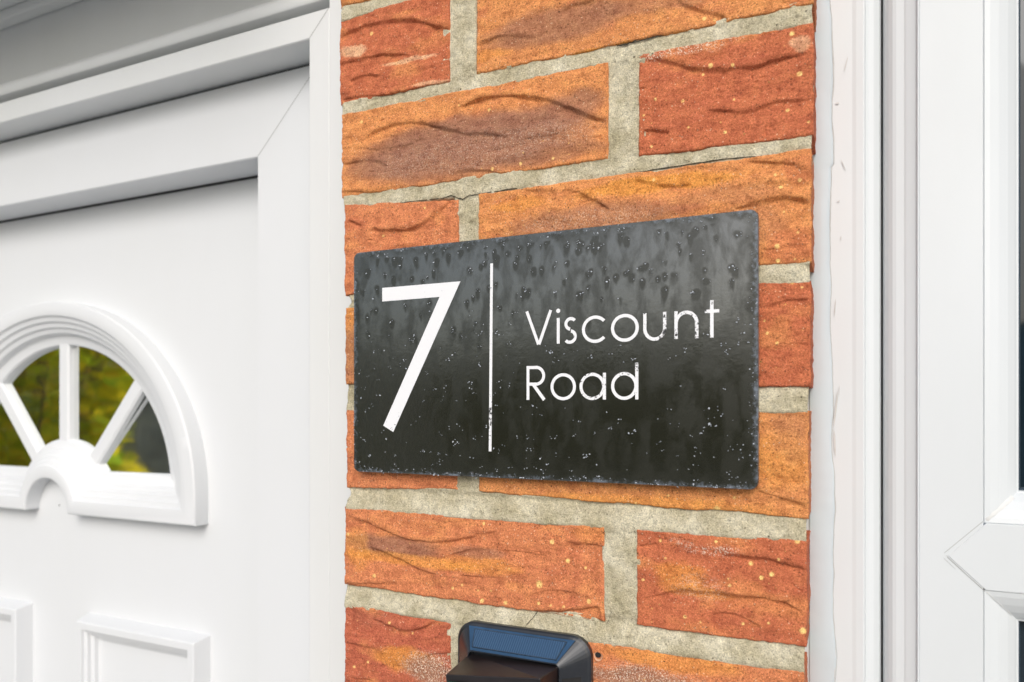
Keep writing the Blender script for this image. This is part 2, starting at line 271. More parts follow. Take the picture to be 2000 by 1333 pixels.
def crease_height(X, Z, cr):
    h = np.zeros(X.shape)
    wx = X + 1.1 * fbm(X / 9, Z / 9, 91, 3); wz = Z + 1.2 * fbm(X / 9, Z / 9, 92, 4)
    for s, pts in cr:
        xs = [p[0] for p in pts]; zs = [p[1] for p in pts]
        mk = (wx > min(xs) - 3) & (wx < max(xs) + 3) & (wz > min(zs) - 22) & (wz < max(zs) + 6)
        if not mk.any(): continue
        d, t = poly_dist(wx[mk], wz[mk], pts)
        tap = np.clip(np.minimum(t, 1 - t) * 5, 0, 1) ** .7
        endf = 1.0
        amp = s * 1.75 * tap * (.5 + .75 * vn(X[mk] / 9, Z[mk] / 9, 7))
        wd = .35 + 2.6 * vn(X[mk] / 13, Z[mk] / 13, 19) ** 1.5             # sharp in places, a soft roll in others
        below = np.exp(-np.clip(d, 0, None) / (4.0 + 3 * s)) * (1.15 * sstep(-wd * .6, wd, d))
        lip = .50 * np.exp(-((d + 2.2) / 2.6) ** 2)
        e = np.zeros(d.shape); e = amp * (-below + lip); h[mk] += e
    return h
def brick_geo(b, res, seed, depth, lpier, rpier, fine):
    xl, xr, tl, tr, bl, br, col = b
    w = xr - xl; hgt = (tl + tr - bl - br) / 2
    def axis(L):
        e = [0, .35, .8, 1.4, 2.1] if fine else [0, 1.5]
        mid = np.linspace(e[-1] + res, L - e[-1] - res, max(3, int(L / res)))
        return np.concatenate([e, mid, L - np.array(e[::-1])]) / L
    s = axis(w); t = axis(hgt); nx, nz = len(s), len(t)
    Sg, T = np.meshgrid(s, t)
    zc = (bl + tl) / 2; zz = bl + T * (tl - bl); xx = xl + Sg * w
    o1 = lambda q, k, a, f: a * fbm(q / f, q * 0 + k * 3.7, seed * 7 + k, 4)
    aL = 1.15 if lpier else .5; aR = .9 if rpier else .5
    eL = o1(zz, 1, aL, 9) + o1(zz, 5, aL * .6, 2.5); eR = o1(zz, 2, aR, 9) + o1(zz, 6, aR * .4, 3)
    eB = o1(xx, 3, 1.0, 14) + o1(xx, 7, .55, 3.5); eT = o1(xx, 4, 1.0, 14) + o1(xx, 8, .55, 3.5)
    X = (xl + eL) * (1 - Sg) + (xr + eR) * Sg
    Zt = tl + (tr - tl) * Sg + eT; Zb = bl + (br - bl) * Sg + eB
    Z = Zb * (1 - T) + Zt * T
    d = np.minimum(np.minimum(Sg, 1 - Sg) * w, np.minimum(T, 1 - T) * hgt)
    r = 1.3
    edge = -r * (1 - np.sqrt(np.clip(1 - (1 - np.clip(d / r, 0, 1)) ** 2, 0, 1))) * (.75 + .5 * vn(X / 11, Z / 11, seed))
    h = edge + .9 * fbm(X / 38, Z / 22, seed + 40, 2) + 1.0 * fbm(X / 24, Z / 6.5, seed + 41, 3)
    if fine:
        h = h + .2 * fbm(X / 2.2, Z / 2.2, seed + 60, 3) + .22 * sstep(.0, .5, fbm(X / 60, Z / 20, seed + 66, 2)) * fbm(X / 16, Z / 1.7, seed + 61, 3) - .9 * sstep(.80, .95, vn(X / 2.6, Z / 2.2, seed + 62)) * sstep(.55, .8, vn(X / 12, Z / 9, seed + 64)) + crease_height(X, Z, CR)
    Y = -h
    # rings going back
    idx = np.arange(nx * nz).reshape(nz, nx)
    ring = np.concatenate([idx[0, :], idx[1:, -1], idx[-1, -2::-1], idx[-2:0:-1, 0]])
    V = np.stack([X.ravel(), Y.ravel(), Z.ravel()], 1)
    F = [gfaces(nx, nz)]
    cx, cz = (xl + xr) / 2, (bl + tl) / 2; base = V[ring]; prev = ring; tot = [V]; cnt = len(V)
    for dep in ((1.5, 5, 12, 25, depth) if (lpier or rpier) else (1.5, 6, 14)):
        q = base.copy(); q[:, 1] = dep + .5 * (vn(q[:, 2] / 3, q[:, 0] / 3, seed + dep and 3)) - .2
        q[:, 0] -= (dep * .06 if rpier else 0) * (q[:, 0] > 180)
        q[:, 0] += (.45 * fbm(q[:, 2] / 3, q[:, 1] / 3, seed, 3)); 
        new = np.arange(cnt, cnt + len(ring)); tot.append(q); cnt += len(ring)
        a, bb = prev, np.roll(prev, -1); c, dd = new, np.roll(new, -1)
        F.append(np.stack([a, c, dd, bb], 1)); prev = new
    V = np.concatenate(tot); F = np.concatenate(F)
    # face colour
    X, Z = V[:, 0], V[:, 2]
    n1 = fbm(X / 30, Z / 14, seed + 11, 4)[:, None]; c = np.array(PAL[col])[None, :] * np.ones((len(V), 1))
    o = np.array(PAL['orange' if col != 'gold' else 'redo'])[None, :]; c = c + (o - c) * sstep(.12, .6, n1) * .55
    n2 = fbm(X / 24, Z / 10, seed + 12, 4)[:, None]; c = c + (np.array(PAL['dred'])[None, :] - c) * sstep(.2, .7, n2) * .45
    al = np.zeros(len(V))
    if fine:
        wx = X + 7 * fbm(X / 14, Z / 9, seed + 3, 6); wz = Z + 3.2 * fbm(X / 14, Z / 7, seed + 4, 6)
        for k, px, pz, rx, rz, st in PATCH:
            q = ((wx - px) / rx) ** 2 + ((wz - pz) / rz) ** 2
            if not (q < 2).any(): continue
            if not (xl - 4 < px < xr + 4 and min(bl, br) - 12 < pz < max(tl, tr) + 12): continue
            f = (st * (1 - sstep(.35, 1.35, q)))[:, None]; c = c + (np.array(PAL[k])[None, :] - c) * f
        for px, pz, rx, rz, st in SPARK:
            q = ((wx - px) / rx) ** 2 + ((wz - pz) / rz) ** 2
            al = np.maximum(al, st * (1 - sstep(.3, 1.3, q)))
        for px, pz, rr in SPECKS:
            if not (xl < px < xr and min(bl, br) < pz < max(tl, tr)): continue
            q = np.hypot(X - px, Z - pz) / rr + .35 * vn(X / .8, Z / .8, seed + 8)
            f = (1 - sstep(.85, 1.45, q))[:, None]; c = c + (np.array((.86, .56, .20))[None, :] - c) * f
        # dark ends of sand caught in the folds
    else:
        n3 = fbm(X / 60, Z / 30, seed + 13, 3)[:, None]; c = c + (np.array(PAL['brown'])[None, :] - c) * sstep(.1, .5, n3) * .7
    # raw clay on the returns
    ret = sstep(1.5, 5, V[:, 1])[:, None]; c = c + (np.array(PAL['dred'])[None, :] - c) * ret * .6
    col4 = np.concatenate([np.clip(c, .01, .95), al[:, None]], 1)
    return V / 1000, F, col4
def pier(name, label, x_off, rows_fine, depth=100, flip=False):
    root = empty(name, label, 'brick pier', (x_off, 0, 0))
    zr = []                                                     # joint table for the mortar
    bricks = [(b, True) for b in (BR if rows_fine else [])]
    cols = ['red', 'orange', 'redo', 'borange', 'dred', 'orange']
    def course(zb, zt, k, fine=False):
        j = rng.uniform(-1, 1)
        if k % 2 == 0: a = [(-146, 68 + j), (89 + j, 192.5)]
        else: a = [(-146, -48 + j), (-28 + j, 192.5)]
        for q in a: bricks.append(((q[0], q[1], zt, zt, zb, zb, cols[rng.randrange(6)]), fine))
    rows_z = []
    if rows_fine:
        zb = -219; k = 8
        while zb > -1560:
            course(zb - 77, zb - 15, k); zb -= 77; k += 1
        zt = 380; k = 1
        while zt < 1000: course(zt + 12, zt + 77, k); zt += 77; k += 1
    else:
        z = -1610; k = 0
        while z < 1000: course(z + 12, z + 77, k); z += 77; k += 1
    VV, FF, CC, off = [], [], [], 0
    for i, (b, fine) in enumerate(bricks):
        lp = b[0] < -140; rp = b[1] > 185
        v, f, c = brick_geo(b, .5 if fine else 5, i + 3, depth, lp, rp, fine)
        VV.append(v); FF.append(f + off); CC.append(c); off += len(v)
    V = np.concatenate(VV); V[:, 2] += H
    grid_mesh('brickwork', V, np.concatenate(FF), M['brick'], root, np.concatenate(CC))
    # mortar : one sheet a few millimetres back, tooled so that each bed joint leans forward at its foot
    def sheet(z0, z1, res, seed):
        xs = np.arange(-141.5, 190.01, res); zs = np.arange(z0, z1 + .01, res); X, Z = np.meshgrid(xs, zs)
        Y = np.full(X.shape, 1.0)
        if rows_fine:
            tops = [(tl, tr) for (xl, xr, tl, tr, bl, br, c) in BR]
            for j in range(0, len(BR) - 1, 2):
                pass
            for r in range(7):                                   # bed joint between course r (above) and r+1 (below)
                bb = (BR[2 * r][4] + BR[2 * r + 1][5]) / 2; tt = (BR[2 * r + 2][2] + BR[2 * r + 3][3]) / 2
                u = np.clip((bb - Z) / max(bb - tt, 1), 0, 1)
                wide = (bb - tt) > 12
                bed = (2.6 if wide else 1.3) - u ** .8 * (2.7 if wide else .8)
                bl_ = sstep(5, 0, np.maximum(Z - bb, tt - Z)) if False else 1 - sstep(0, 4.5, np.maximum(Z - bb, tt - Z))
                Y = Y * (1 - bl_) + bed * bl_
        Y = Y + .55 * fbm(X / 16, Z / 16, 71, 3) + .32 * fbm(X / 4, Z / 4, 72, 4)
        Y = Y - 1.3 * sstep(.25, .7, fbm(X / 10, Z / 7, 73, 4)) + .9 * sstep(.4, .8, fbm(X / 6, Z / 5, 78, 4))
        # behind each brick the sheet lies deeper
        for (xl, xr, tl, tr, b1, b2, c) in (BR if rows_fine else []):
            di = np.minimum(np.minimum(X - xl, xr - X), np.minimum((tl + tr) / 2 - Z, Z - (b1 + b2) / 2))
            Y = Y + 6 * sstep(1.6, 4.5, di)
        # sides follow the brick ends, with bites out of two joints
        if rows_fine and z1 < 400 and z0 > -300:
            rz = [(q[3] + q[5]) / 2 for q in BR[::2]][::-1]; rl = [q[0] for q in BR[::2]][::-1]; rr_ = [q[1] for q in BR[1::2]][::-1]
            Lx = np.interp(Z, rz, rl) + .9 + 1.0 * fbm(Z / 5, Z * 0, 301, 3) + 5.5 * np.exp(-((Z - 83) / 4.5) ** 2) + 3.2 * np.exp(-((Z + 67) / 4.0) ** 2)
            Rx = np.interp(Z, rz, rr_) - 1.0 + .5 * fbm(Z / 5, Z * 0, 302, 3)
            tX = (X + 141.5) / 331.0; X = Lx * (1 - tX) + Rx * tX
        e = 3.2 * np.abs(fbm(Z / 8, Z * 0, 75, 3))
        V = np.stack([X.ravel(), Y.ravel(), Z.ravel()], 1); nx = len(xs); nz = len(zs); F = [gfaces(nx, nz)]
        idx = np.arange(nx * nz).reshape(nz, nx); cnt = len(V); tot = [V]
        for colid, sgn in ((0, 1), (-1, -1)):
            prev = idx[:, colid]
            for dep in (8, 20, depth):
                q = V[idx[:, colid]].copy(); q[:, 1] = dep; q[:, 0] += (-1.4 - dep * .075) if sgn < 0 else 0
                new = np.arange(cnt, cnt + nz); cnt += nz; tot.append(q)
                a, b2, c2, d2 = prev[:-1], prev[1:], new[1:], new[:-1]
                F.append(np.stack([a, b2, c2, d2] if sgn > 0 else [a, d2, c2, b2], 1)); prev = new
        return np.concatenate(tot), np.concatenate(F)
    if rows_fine:
        parts = [(-1610, -219.5, 6), (-219.5, 380, .8), (380, 1000, 6)]
    else: parts = [(-1610, 1000, 6)]
    VV, FF, off = [], [], 0
    for a, b, res in parts:
        v, f = sheet(a, b, res, 5); VV.append(v); FF.append(f + off); off += len(v)
    V = np.concatenate(VV) / 1000; V[:, 2] += H
    grid_mesh('mortar', V, np.concatenate(FF), M['mortar'], root)
    return root
pier('brick_pier', 'narrow rustic orange brick pier with thick mortar joints, carrying the house sign', 0, True)

# ------------------------------------------------------------------ swept profiles
def extrude_z(mb, prof, z0, z1):
    mb.loft([[(x, y, z0) for x, y in prof], [(x, y, z1) for x, y in prof]])
def rect_frame(mb, x0, x1, z0, z1, prof):
    """prof: (inset, y) pairs, mitred round a rectangle"""
    rings = []
    for (x, z, sx, sz) in ((x0, z0, 1, 1), (x1, z0, -1, 1), (x1, z1, -1, -1), (x0, z1, 1, -1)):
        rings.append([(x + sx * i, y, z + sz * i) for i, y in prof])
    mb.loft(rings + [rings[0]])

# ------------------------------------------------------------------ left entrance: frame, door, infill, canopy
DX0, DX1 = -1.201, -.2108                # outer edges of the frame face
fr = empty('door_frame', 'white plastic frame around the panelled door, fixed beside the left edge of the brick pier', 'door frame', (-.69, .06, 0))
fr.location = (0, 0, 0)
mb = MB()
rect_frame(mb, DX0, DX1, .02, H + .354, [(0, .075), (0, .0605), (.0006, .060), (.0222, .060), (.0232, .061), (.0232, .102), (.055, .102)])
mb.build('frame_profile', M['upvc'], fr)
mb = MB()                                 # side trims running up past the head of the frame
for x0, x1 in ((DX1 + .0008, -.150), (-1.27, DX0 - .0008)):
    mb.box(x0, x1, .0590, .10, .02, H + 1.0)
mb.build('side_trim', M['upvc'], fr, bevel=.0008)
mb = MB(); mb.box(DX0, DX1, .101, .112, H + .3, H + 1.0); 
mb.build('infill_panel', M['upvc'], fr)
mb = MB(); mb.loft([[(x, .095, H + .3600), (x, .0825, H + .3685), (x, .072, H + .3698), (x, .0708, H + .3712), (x, .0712, H + .3800), (x, .0740, H + .3850), (x, .1005, H + .3900)] for x in (DX0, DX1 - .0002)])
mb.build('head_bead', M['upvc'], fr, smooth=True)

dr = empty('entrance_door', 'white panelled door with a half-round sunburst window, left of the brick pier', 'door', (0, 0, 0))
SX0, SX1, SZ1 = -1.159, -.2530, H + .3275
mb = MB()
rect_frame(mb, SX0, SX1, .06, SZ1, [(0, .125), (0, .0965), (.0008, .096), (.0775, .096), (.0787, .0972), (.0800, .139)])
mb.build('sash', M['door'], dr)
mb = MB()
z = H + .3275; z0 = H + .2470             # fine weld lines in the mitres
for a, b in (((SX1 - .0005, SZ1 - .0005), (SX1 - .0775, SZ1 - .0775)), ((SX0 + .0005, SZ1 - .0005), (SX0 + .0775, SZ1 - .0775))):
    d = .00022; s = 1 if a[0] > b[0] else -1
    mb.face([(a[0] - d, .09585, a[1] + d * s), (a[0] + d, .09585, a[1] - d * s), (b[0] + d, .09585, b[1] - d * s), (b[0] - d, .09585, b[1] + d * s)])
a, b = (DX1 - .0005, H + .3535), (DX1 - .0225, H + .3315); d = .0002
mb.face([(a[0] - d, .0598, a[1] + d), (a[0] + d, .0598, a[1] - d), (b[0] + d, .0598, b[1] - d), (b[0] - d, .0598, b[1] + d)])
mb.build('weld_line', M['grime'], dr)
mb = MB(); rect_frame(mb, SX0 + .0800, SX1 - .0800, .14, SZ1 - .0800, [(0, .1375), (.0019, .1370), (.0021, .1388)])
mb.box(SX0 - .02, SX1 + .0186, .1005, .1013, SZ1 - .006, SZ1 + .0040)
mb.build('seal_strip', M['gap'], dr)

# skin with the opening of the fanlight cut out
FX, FZ = -.7060, H - .095                 # centre of the ellipse
def loop(a, b, base, rh, hubz, n=44, nh=22):
    """closed outline: arch, right foot, base line with the small hub arch, left foot"""
    pts = []
    for i in range(n + 1):
        t = math.pi * i / n; pts.append((FX + a * math.cos(t), FZ + b * math.sin(t)))
    pts.append((FX - a, base))
    xh = math.sqrt(max(rh * rh - (base - hubz) ** 2, 1e-8)); a0 = math.atan2(base - hubz, -xh); a1 = math.atan2(base - hubz, xh)
    if a0 < 0: a0 += 2 * math.pi
    for i in range(nh + 1):
        t = a0 + (a1 - a0) * i / nh; pts.append((FX + rh * math.cos(t), hubz + rh * math.sin(t)))
    pts.append((FX + a, base)); return pts
HB = H - .1300
Lo = loop(.2595, .2260, HB, .0420, HB)
Li = loop(.1930, .1730, H - .0790, .0900, HB)
YP = .139                                 # door skin
prof = [(0, YP + .001), (0, YP - .0180), (.03, YP - .0195), (.20, YP - .0200), (.33, YP - .0195), (.36, YP - .0160), (.46, YP - .0150), (.49, YP - .0115), (.59, YP - .0105), (.62, YP - .0070), (.72, YP - .0055), (.76, YP + .002), (.97, YP + .004), (1.0, YP + .006), (1.0, YP + .02)]
mb = MB()
rings = [[(Lo[i][0] * (1 - s) + Li[i][0] * s, y, Lo[i][1] * (1 - s) + Li[i][1] * s) for i in range(len(Lo))] for s, y in prof]
mb.loft(rings, closed=True)
fl = mb.build('fanlight_frame', M['door'], dr, bevel=.0012, seg=2)
for p in fl.data.polygons: p.use_smooth = True
es = fl.modifiers.new('split', 'EDGE_SPLIT'); es.split_angle = R(28)
mb = MB()                                 # skin: ring strips between the outline and the panel rectangle
X0, X1, Z0, Z1 = SX0 + .079, SX1 - .079, .14, SZ1 - .079
def to_rect(p):
    dx, dz = p[0] - FX, p[1] - (FZ + .05); k = 1e9
    if dx > 1e-9: k = min(k, (X1 - FX) / dx)
    if dx < -1e-9: k = min(k, (X0 - FX) / dx)
    if dz > 1e-9: k = min(k, (Z1 - FZ - .05) / dz)
    if dz < -1e-9: k = min(k, (Z0 - FZ - .05) / dz)
    return (FX + dx * k, YP, FZ + .05 + dz * k)
arch = Lo[:45]; top = [(p[0], YP, p[1]) for p in arch if p[1] > FZ - 1e-6]
for a, b in zip(arch[:-1], arch[1:]):
    mb.face([(a[0], YP, a[1]), (b[0], YP, b[1]), (b[0], YP, Z1), (a[0], YP, Z1)])
mb.face([(FX + .2595, YP, Z0), (X1, YP, Z0), (X1, YP, Z1), (FX + .2595, YP, Z1)])
mb.face([(X0, YP, Z0), (FX - .2595, YP, Z0), (FX - .2595, YP, Z1), (X0, YP, Z1)])
hub = Lo[46:-1]
mb.face([(FX - .2595, YP, Z0), (hub[0][0], YP, Z0), (hub[0][0], YP, HB), (FX - .2595, YP, HB)])
mb.face([(hub[-1][0], YP, Z0), (FX + .2595, YP, Z0), (FX + .2595, YP, HB), (hub[-1][0], YP, HB)])
for a, b in zip(hub[:-1], hub[1:]):
    mb.face([(a[0], YP, Z0), (b[0], YP, Z0), (b[0], YP, b[1]), (a[0], YP, a[1])])
mb.build('door_skin', M['door'], dr)
# glass
M['dglass'] = simple('dark_glazing', (.012, .022, .030), .03)
def glass_mat():
    m, n, l, p = mat('coated_glazing'); co = objco(n)
    p.inputs['Base Color'].default_value = (.90, .91, .89, 1); p.inputs['Roughness'].default_value = .045; p.inputs['Metallic'].default_value = 1
    p.inputs['IOR'].default_value = 2.35; p.inputs['Specular IOR Level'].default_value = .5
    l.new(bump(n, l, noise(n, l, co, 14, 2, .5), .0006, .5), p.inputs['Normal'])
    return m
M['glass'] = glass_mat()
YG = YP + .012
def arch_pt(ang):
    c, s_ = math.cos(R(ang)), math.sin(R(ang)); A_ = (c / .197) ** 2 + (s_ / .177) ** 2; B_ = 2 * s_ * (HB - FZ) / .177 ** 2; C_ = ((HB - FZ) / .177) ** 2 - 1
    k = (-B_ + math.sqrt(B_ * B_ - 4 * A_ * C_)) / (2 * A_); return (FX + k * c, HB + k * s_)
def pane(a0, a1, tilt, foot=None):
    pts = [(FX + .05 * math.cos(R(a0)), HB + .05 * math.sin(R(a0)))] if a0 > 1 else []
    arcp = [arch_pt(a0 + (a1 - a0) * i / 12) for i in range(13)]
    if foot == 'r': arcp = [(FX + .05, H - .105), (FX + .197, H - .105)] + [q for q in arcp if q[1] > H - .104]
    if foot == 'l': arcp = [q for q in arcp if q[1] > H - .104] + [(FX - .197, H - .105), (FX - .05, H - .105)]
    pts = (pts if foot != 'r' else []) + arcp
    if a1 < 179: pts.append((FX + .05 * math.cos(R(a1)), HB + .05 * math.sin(R(a1))))
    xm = sum(q[0] for q in pts) / len(pts)
    mb = MB(); mb.face([(x, YG + abs(math.tan(R(tilt))) * .07 + math.tan(R(tilt)) * (x - xm), z) for x, z in pts]); mb.build('glass_pane', M['glass'], dr)
pane(0, 48.5, 2.6, 'r'); pane(48.5, 90, 0); pane(90, 131.5, 0); pane(131.5, 180, 0, 'l')
for ang in (90, 48.5, 131.5):
    c, s_ = math.cos(R(ang)), math.sin(R(ang)); w = .0098
    r0 = .084
    q = 1 / math.sqrt((c / .1940) ** 2 + (s_ / .174) ** 2)
    # far end measured from the hub centre to the arch
    A_ = (c / .1940) ** 2 + (s_ / .174) ** 2; B_ = 2 * s_ * (HB - FZ) / .174 ** 2; C_ = ((HB - FZ) / .174) ** 2 - 1
    r1 = (-B_ + math.sqrt(B_ * B_ - 4 * A_ * C_)) / (2 * A_) + .004
    mb = MB(); rings = []
    for r in (r0, r1):
        rings.append([(FX + r * c - u * s_, y, HB + r * s_ + u * c) for u, y in ((-w, YG + .0005), (-w, YG - .0060), (-w + .0025, YG - .0080), (w - .0025, YG - .0080), (w, YG - .0060), (w, YG + .0005))])
    mb.loft(rings); mb.build('glazing_bar', M['door'], dr)
mb = MB(); ns = 14
cx_, cz_ = FX - .001, H - .1235
mb.face([(cx_ + .0011 * math.cos(2 * math.pi * k / ns), YP - .0004, cz_ + .0011 * math.sin(2 * math.pi * k / ns)) for k in range(ns)])
mb.build('pin_mark', M['gap'], dr)
for x0, x1 in ((-.651, -.4430), (-.969, -.7610)):
    for zt, zb in ((H - .2525, H - .86), (H - .94, .28)):
        mb = MB()
        rect_frame(mb, x0, x1, zb, zt, [(0, YP), (.0045, YP - .0190), (.0060, YP - .0200), (.0140, YP - .0200), (.0150, YP - .0160), (.0190, YP - .0150), (.0200, YP - .0105), (.0240, YP - .0095), (.0252, YP - .0045), (.030, YP - .0030)])
        mb.face([(x0 + .030, YP - .0030, zb + .030), (x1 - .030, YP - .0030, zb + .030), (x1 - .030, YP - .0030, zt - .030), (x0 + .030, YP - .0030, zt - .030)])
        mb.build('raised_panel', M['door'], dr, bevel=.0008)
mb = MB(); mb.box(DX0 - .02, DX1 + .02, .035, .16, 0, .02); mb.build('threshold', simple('grey_threshold', (.3, .3, .3), .5), fr)

# canopy over the left entrance
cn = empty('porch_canopy', 'pale flat porch soffit projecting over the panelled door, top left corner', 'canopy', (0, 0, 0))
mb = MB(); mb.box(-1.6, -.2115, -.10, .1005, H + .4815, H + .50); mb.build('soffit', M['upvc'], cn, bevel=.002)
mb = MB(); mb.box(-1.6, -.2115, .082, .1004, H + .4700, H + .4813); mb.build('edge_trim', M['upvc'], cn, bevel=.003)
mb = MB(); mb.box(-1.6, -.2115, -.12, -.1005, H + .475, H + .63); mb.build('fascia', M['upvc'], cn, bevel=.002)

# ------------------------------------------------------------------ right side: frame, sealant, glazed door
M['upvc'] = upvc('weathered_upvc', (.655, .69, .71), .06, .36)
rf = empty('glazed_door_frame', 'weathered white plastic frame strip with smeared sealant, right edge of the brick pier', 'door frame', (0, 0, 0))
ZB, ZT = .03, H + .85
mb = MB(); extrude_z(mb, [(.176, .075), (.176, .0400), (.2150, .0400), (.2172, .0396), (.2212, .0394), (.2218, .0397), (.2222, .0406), (.2224, .0424), (.2240, .0436), (.2268, .0450), (.2300, .0480), (.2308, .0502), (.2309, .090)], ZB, ZT)
mb.build('frame_profile', M['upvc'], rf)
# sealant bead : wavy strip over frame and brick
zs = np.arange(-.45, .55, .0016); rings = []
for z in zs:
    zz = np.array([z * 1000.0]); e = float(1.15 * fbm(zz / 26, zz * 0, 201, 2)[0] + .12 * fbm(zz / 3, zz * 0, 202, 2)[0]) / 1000
    xr = .2037 + e * 1.25 - z * .0085 + (.0012 if z > .15 else 0); rr = [(.1905, .0385), (.1930, .0380), (.1965, .0378), (.2000, .0381), (xr - .0016, .0388), (xr - .0005, .0392), (xr, .0402)]
    rings.append([(x, y + float(.0002 * fbm(zz / 5, zz * 0 + x * 900, 203, 2)[0]), H + z) for x, y in rr])
mb = MB(); mb.loft(rings); mb.build('sealant_bead', M['seal'], rf, smooth=True)
mb = MB()                                 # grime line along the feathered edge of the bead
for i, (a, b) in enumerate(zip(rings[:-1], rings[1:])):
    wdt = .00035 + .0006 * max(0, float(fbm(np.array([i / 9.]), np.array([0.]), 204, 3)[0]))
    mb.face([(a[-1][0] - .0001, .03985, a[-1][2]), (a[-1][0] + wdt, .03985, a[-1][2]), (b[-1][0] + wdt, .03985, b[-1][2]), (b[-1][0] - .0001, .03985, b[-1][2])])
mb.build('grime_line', simple('faint_grime', (.46, .46, .45), .8), rf)
mb = MB()
for x, z, l_, w_, a_ in ((.2115, .2125, .0048, .0004, 12), (.2065, .1890, .0012, .0006, 80), (.2100, .1500, .0040, .0003, -22), (.2052, .0620, .006, .0004, 3), (.2075, .0100, .004, .0002, 2), (.2056, -.001, .012, .0007, 5), (.2050, -.022, .009, .0007, -4), (.2072, .1280, .0010, .0004, 50), (.2085, .1050, .0016, .0003, 0), (.2052, -.1600, .012, .0003, 1)):
    c, s_ = math.cos(R(a_)), math.sin(R(a_))
    mb.face([(x + u * c + v * s_, .0392 if x > .2066 else .0391, H + z + v * c - u * s_) for u, v in ((-w_, -l_ * .5), (-w_ * .2, -l_), (w_ * .6, -l_ * .4), (w_, l_ * .5), (0, l_), (-w_ * .7, l_ * .4))])
mb.build('scuff_mark', simple('scuff_grey', (.57, .57, .56), .7), rf)
mb = MB(); mb.box(.176, 1.16, .05, .13, ZT, ZT + .06); mb.box(1.10, 1.16, .04, .09, ZB, ZT - .0002); mb.build('frame_head', M['upvc'], rf)

gd = empty('glazed_door', 'white plastic glazed door with a pointed midrail joint, at the right side of the photo', 'glazed door', (0, 0, 0))
GX1 = 1.09                                # far edge of the sash
prof = [(.0000, .090), (.0000, .0520), (.0004, .0488), (.0014, .0456), (.0034, .0426), (.0056, .0408), (.0076, .0402), (.0118, .0397), (.0130, .0391), (.0178, .0374), (.0184, .0370), (.0188, .0354), (.0190, .0350), (.0192, .0350), (.0197, .0356), (.0202, .0352), (.0520, .0352), (.0524, .0356)]
SX = .2317
mb = MB(); rect_frame(mb, SX, GX1, .05, ZT - .01, prof); mb.build('sash', M['upvc'], gd)
mb = MB(); mb.box(.2309, .2317, .0505, .088, ZB, ZT); mb.build('gap_seal', M['gap'], gd)
# midrail with its pointed end let into the stile
def rail_poly(y, ins=0):
    return [(.2657 + ins, y, H - .0863), (.2842 + ins * .6, y, H - .0672 - ins * .4), (.2842 + ins * .6, y, H - .0672 - ins * .4)]
RT, RB = H - .0664, H - .1045
xe = GX1 - .0345
mb = MB()
ol = [(.2665, H - .0866), (.2853, RT), (GX1 - .0536, RT), (GX1 - .0345, H - .0866), (GX1 - .0536, RB), (.2853, RB)]
for y0, y1 in ((.0348, .060),):
    mb.face([(x, y0, z) for x, z in ol])
    for a, b in zip(ol, ol[1:] + ol[:1]): mb.face([(a[0], y0, a[1]), (b[0], y0, b[1]), (b[0], y1, b[1]), (a[0], y1, a[1])])
mb.build('midrail', M['upvc'], gd, bevel=.0003, seg=2)
mb = MB()                                 # dirt-filled weld lines round the point
def line(mb, a, b, w, y):
    d = Vector((b[0] - a[0], b[1] - a[1])); nrm = Vector((-d.y, d.x)).normalized() * w / 2
    mb.face([(a[0] + nrm.x, y, a[1] + nrm.y), (a[0] - nrm.x, y, a[1] - nrm.y), (b[0] - nrm.x, y, b[1] - nrm.y), (b[0] + nrm.x, y, b[1] + nrm.y)])
line(mb, (.2645, H - .0850), (.2838, H - .0654), .00028, .03505)
line(mb, (.2652, H - .0866), (.2664, H - .0866), .0002, .03505)
line(mb, (.2660, H - .0873), (.2848, H - .1052), .00045, .03506)
line(mb, (.2642, H - .0880), (.2700, H - .0938), .0002, .03505)
mb.build('weld_line', M['grime'], gd)
bead = [(0, .0361), (.0006, .0356), (.0034, .0362), (.0080, .0382), (.0126, .0412), (.0160, .0444), (.0173, .0460), (.0179, .0462), (.0183, .0466), (.0185, .0520), (.0185, .056)]
for z0, z1 in ((RT, ZT - .01 - .0525), (.1025, RB)):
    mb = MB(); rect_frame(mb, SX + .0524, GX1 - .0524, z0, z1, bead); mb.build('glazing_bead', M['upvc'], gd, smooth=False)
    mb = MB(); rect_frame(mb, SX + .0524 + .0180, GX1 - .0524 - .0180, z0 + .0180, z1 - .0180, [(0, .0505), (.0012, .0500), (.0018, .052), (.0018, .056)]); mb.build('gasket', M['gasket'], gd)
    mb = MB(); mb.face([(SX + .066, .0545, z0 + .014), (GX1 - .066, .0545, z0 + .014), (GX1 - .066, .0545, z1 - .014), (SX + .066, .0545, z1 - .014)]); mb.build('glass_pane', M['dglass'], gd)
mb = MB()                                 # squeezed-out filler in the two mitres by the rail
for (xa, za, xb, zb) in ((.2850, H - .0652, .2992, H - .0512), (.2851, H - .1050, .2990, H - .1190)):
    d = Vector((xb - xa, 0, zb - za)); n2 = Vector((-d.z, 0, d.x)).normalized(); rings = []
    up = 1 if zb > za else -1
    for k in range(15):
        t = k / 14; ins = (xb - xa) * t; y = np.interp(ins, [b[0] for b in bead], [b[1] for b in bead]) - .0003
        w = (.0009 if up > 0 else .0004) * (1 + .5 * math.sin(k * 1.7) * .6) * (1 if up > 0 else .6) + (.0006 * t if up > 0 else 0)
        c = Vector((xa, 0, za)) + d * t
        rings.append([(c.x + n2.x * u, y + abs(u) * .25, c.z + n2.z * u) for u in (-w, -w * .4, w * .4, w)])
    mb.loft(rings)
mb.build('mitre_filler', simple('grubby_filler', (.62, .63, .62), .6), gd, smooth=True)

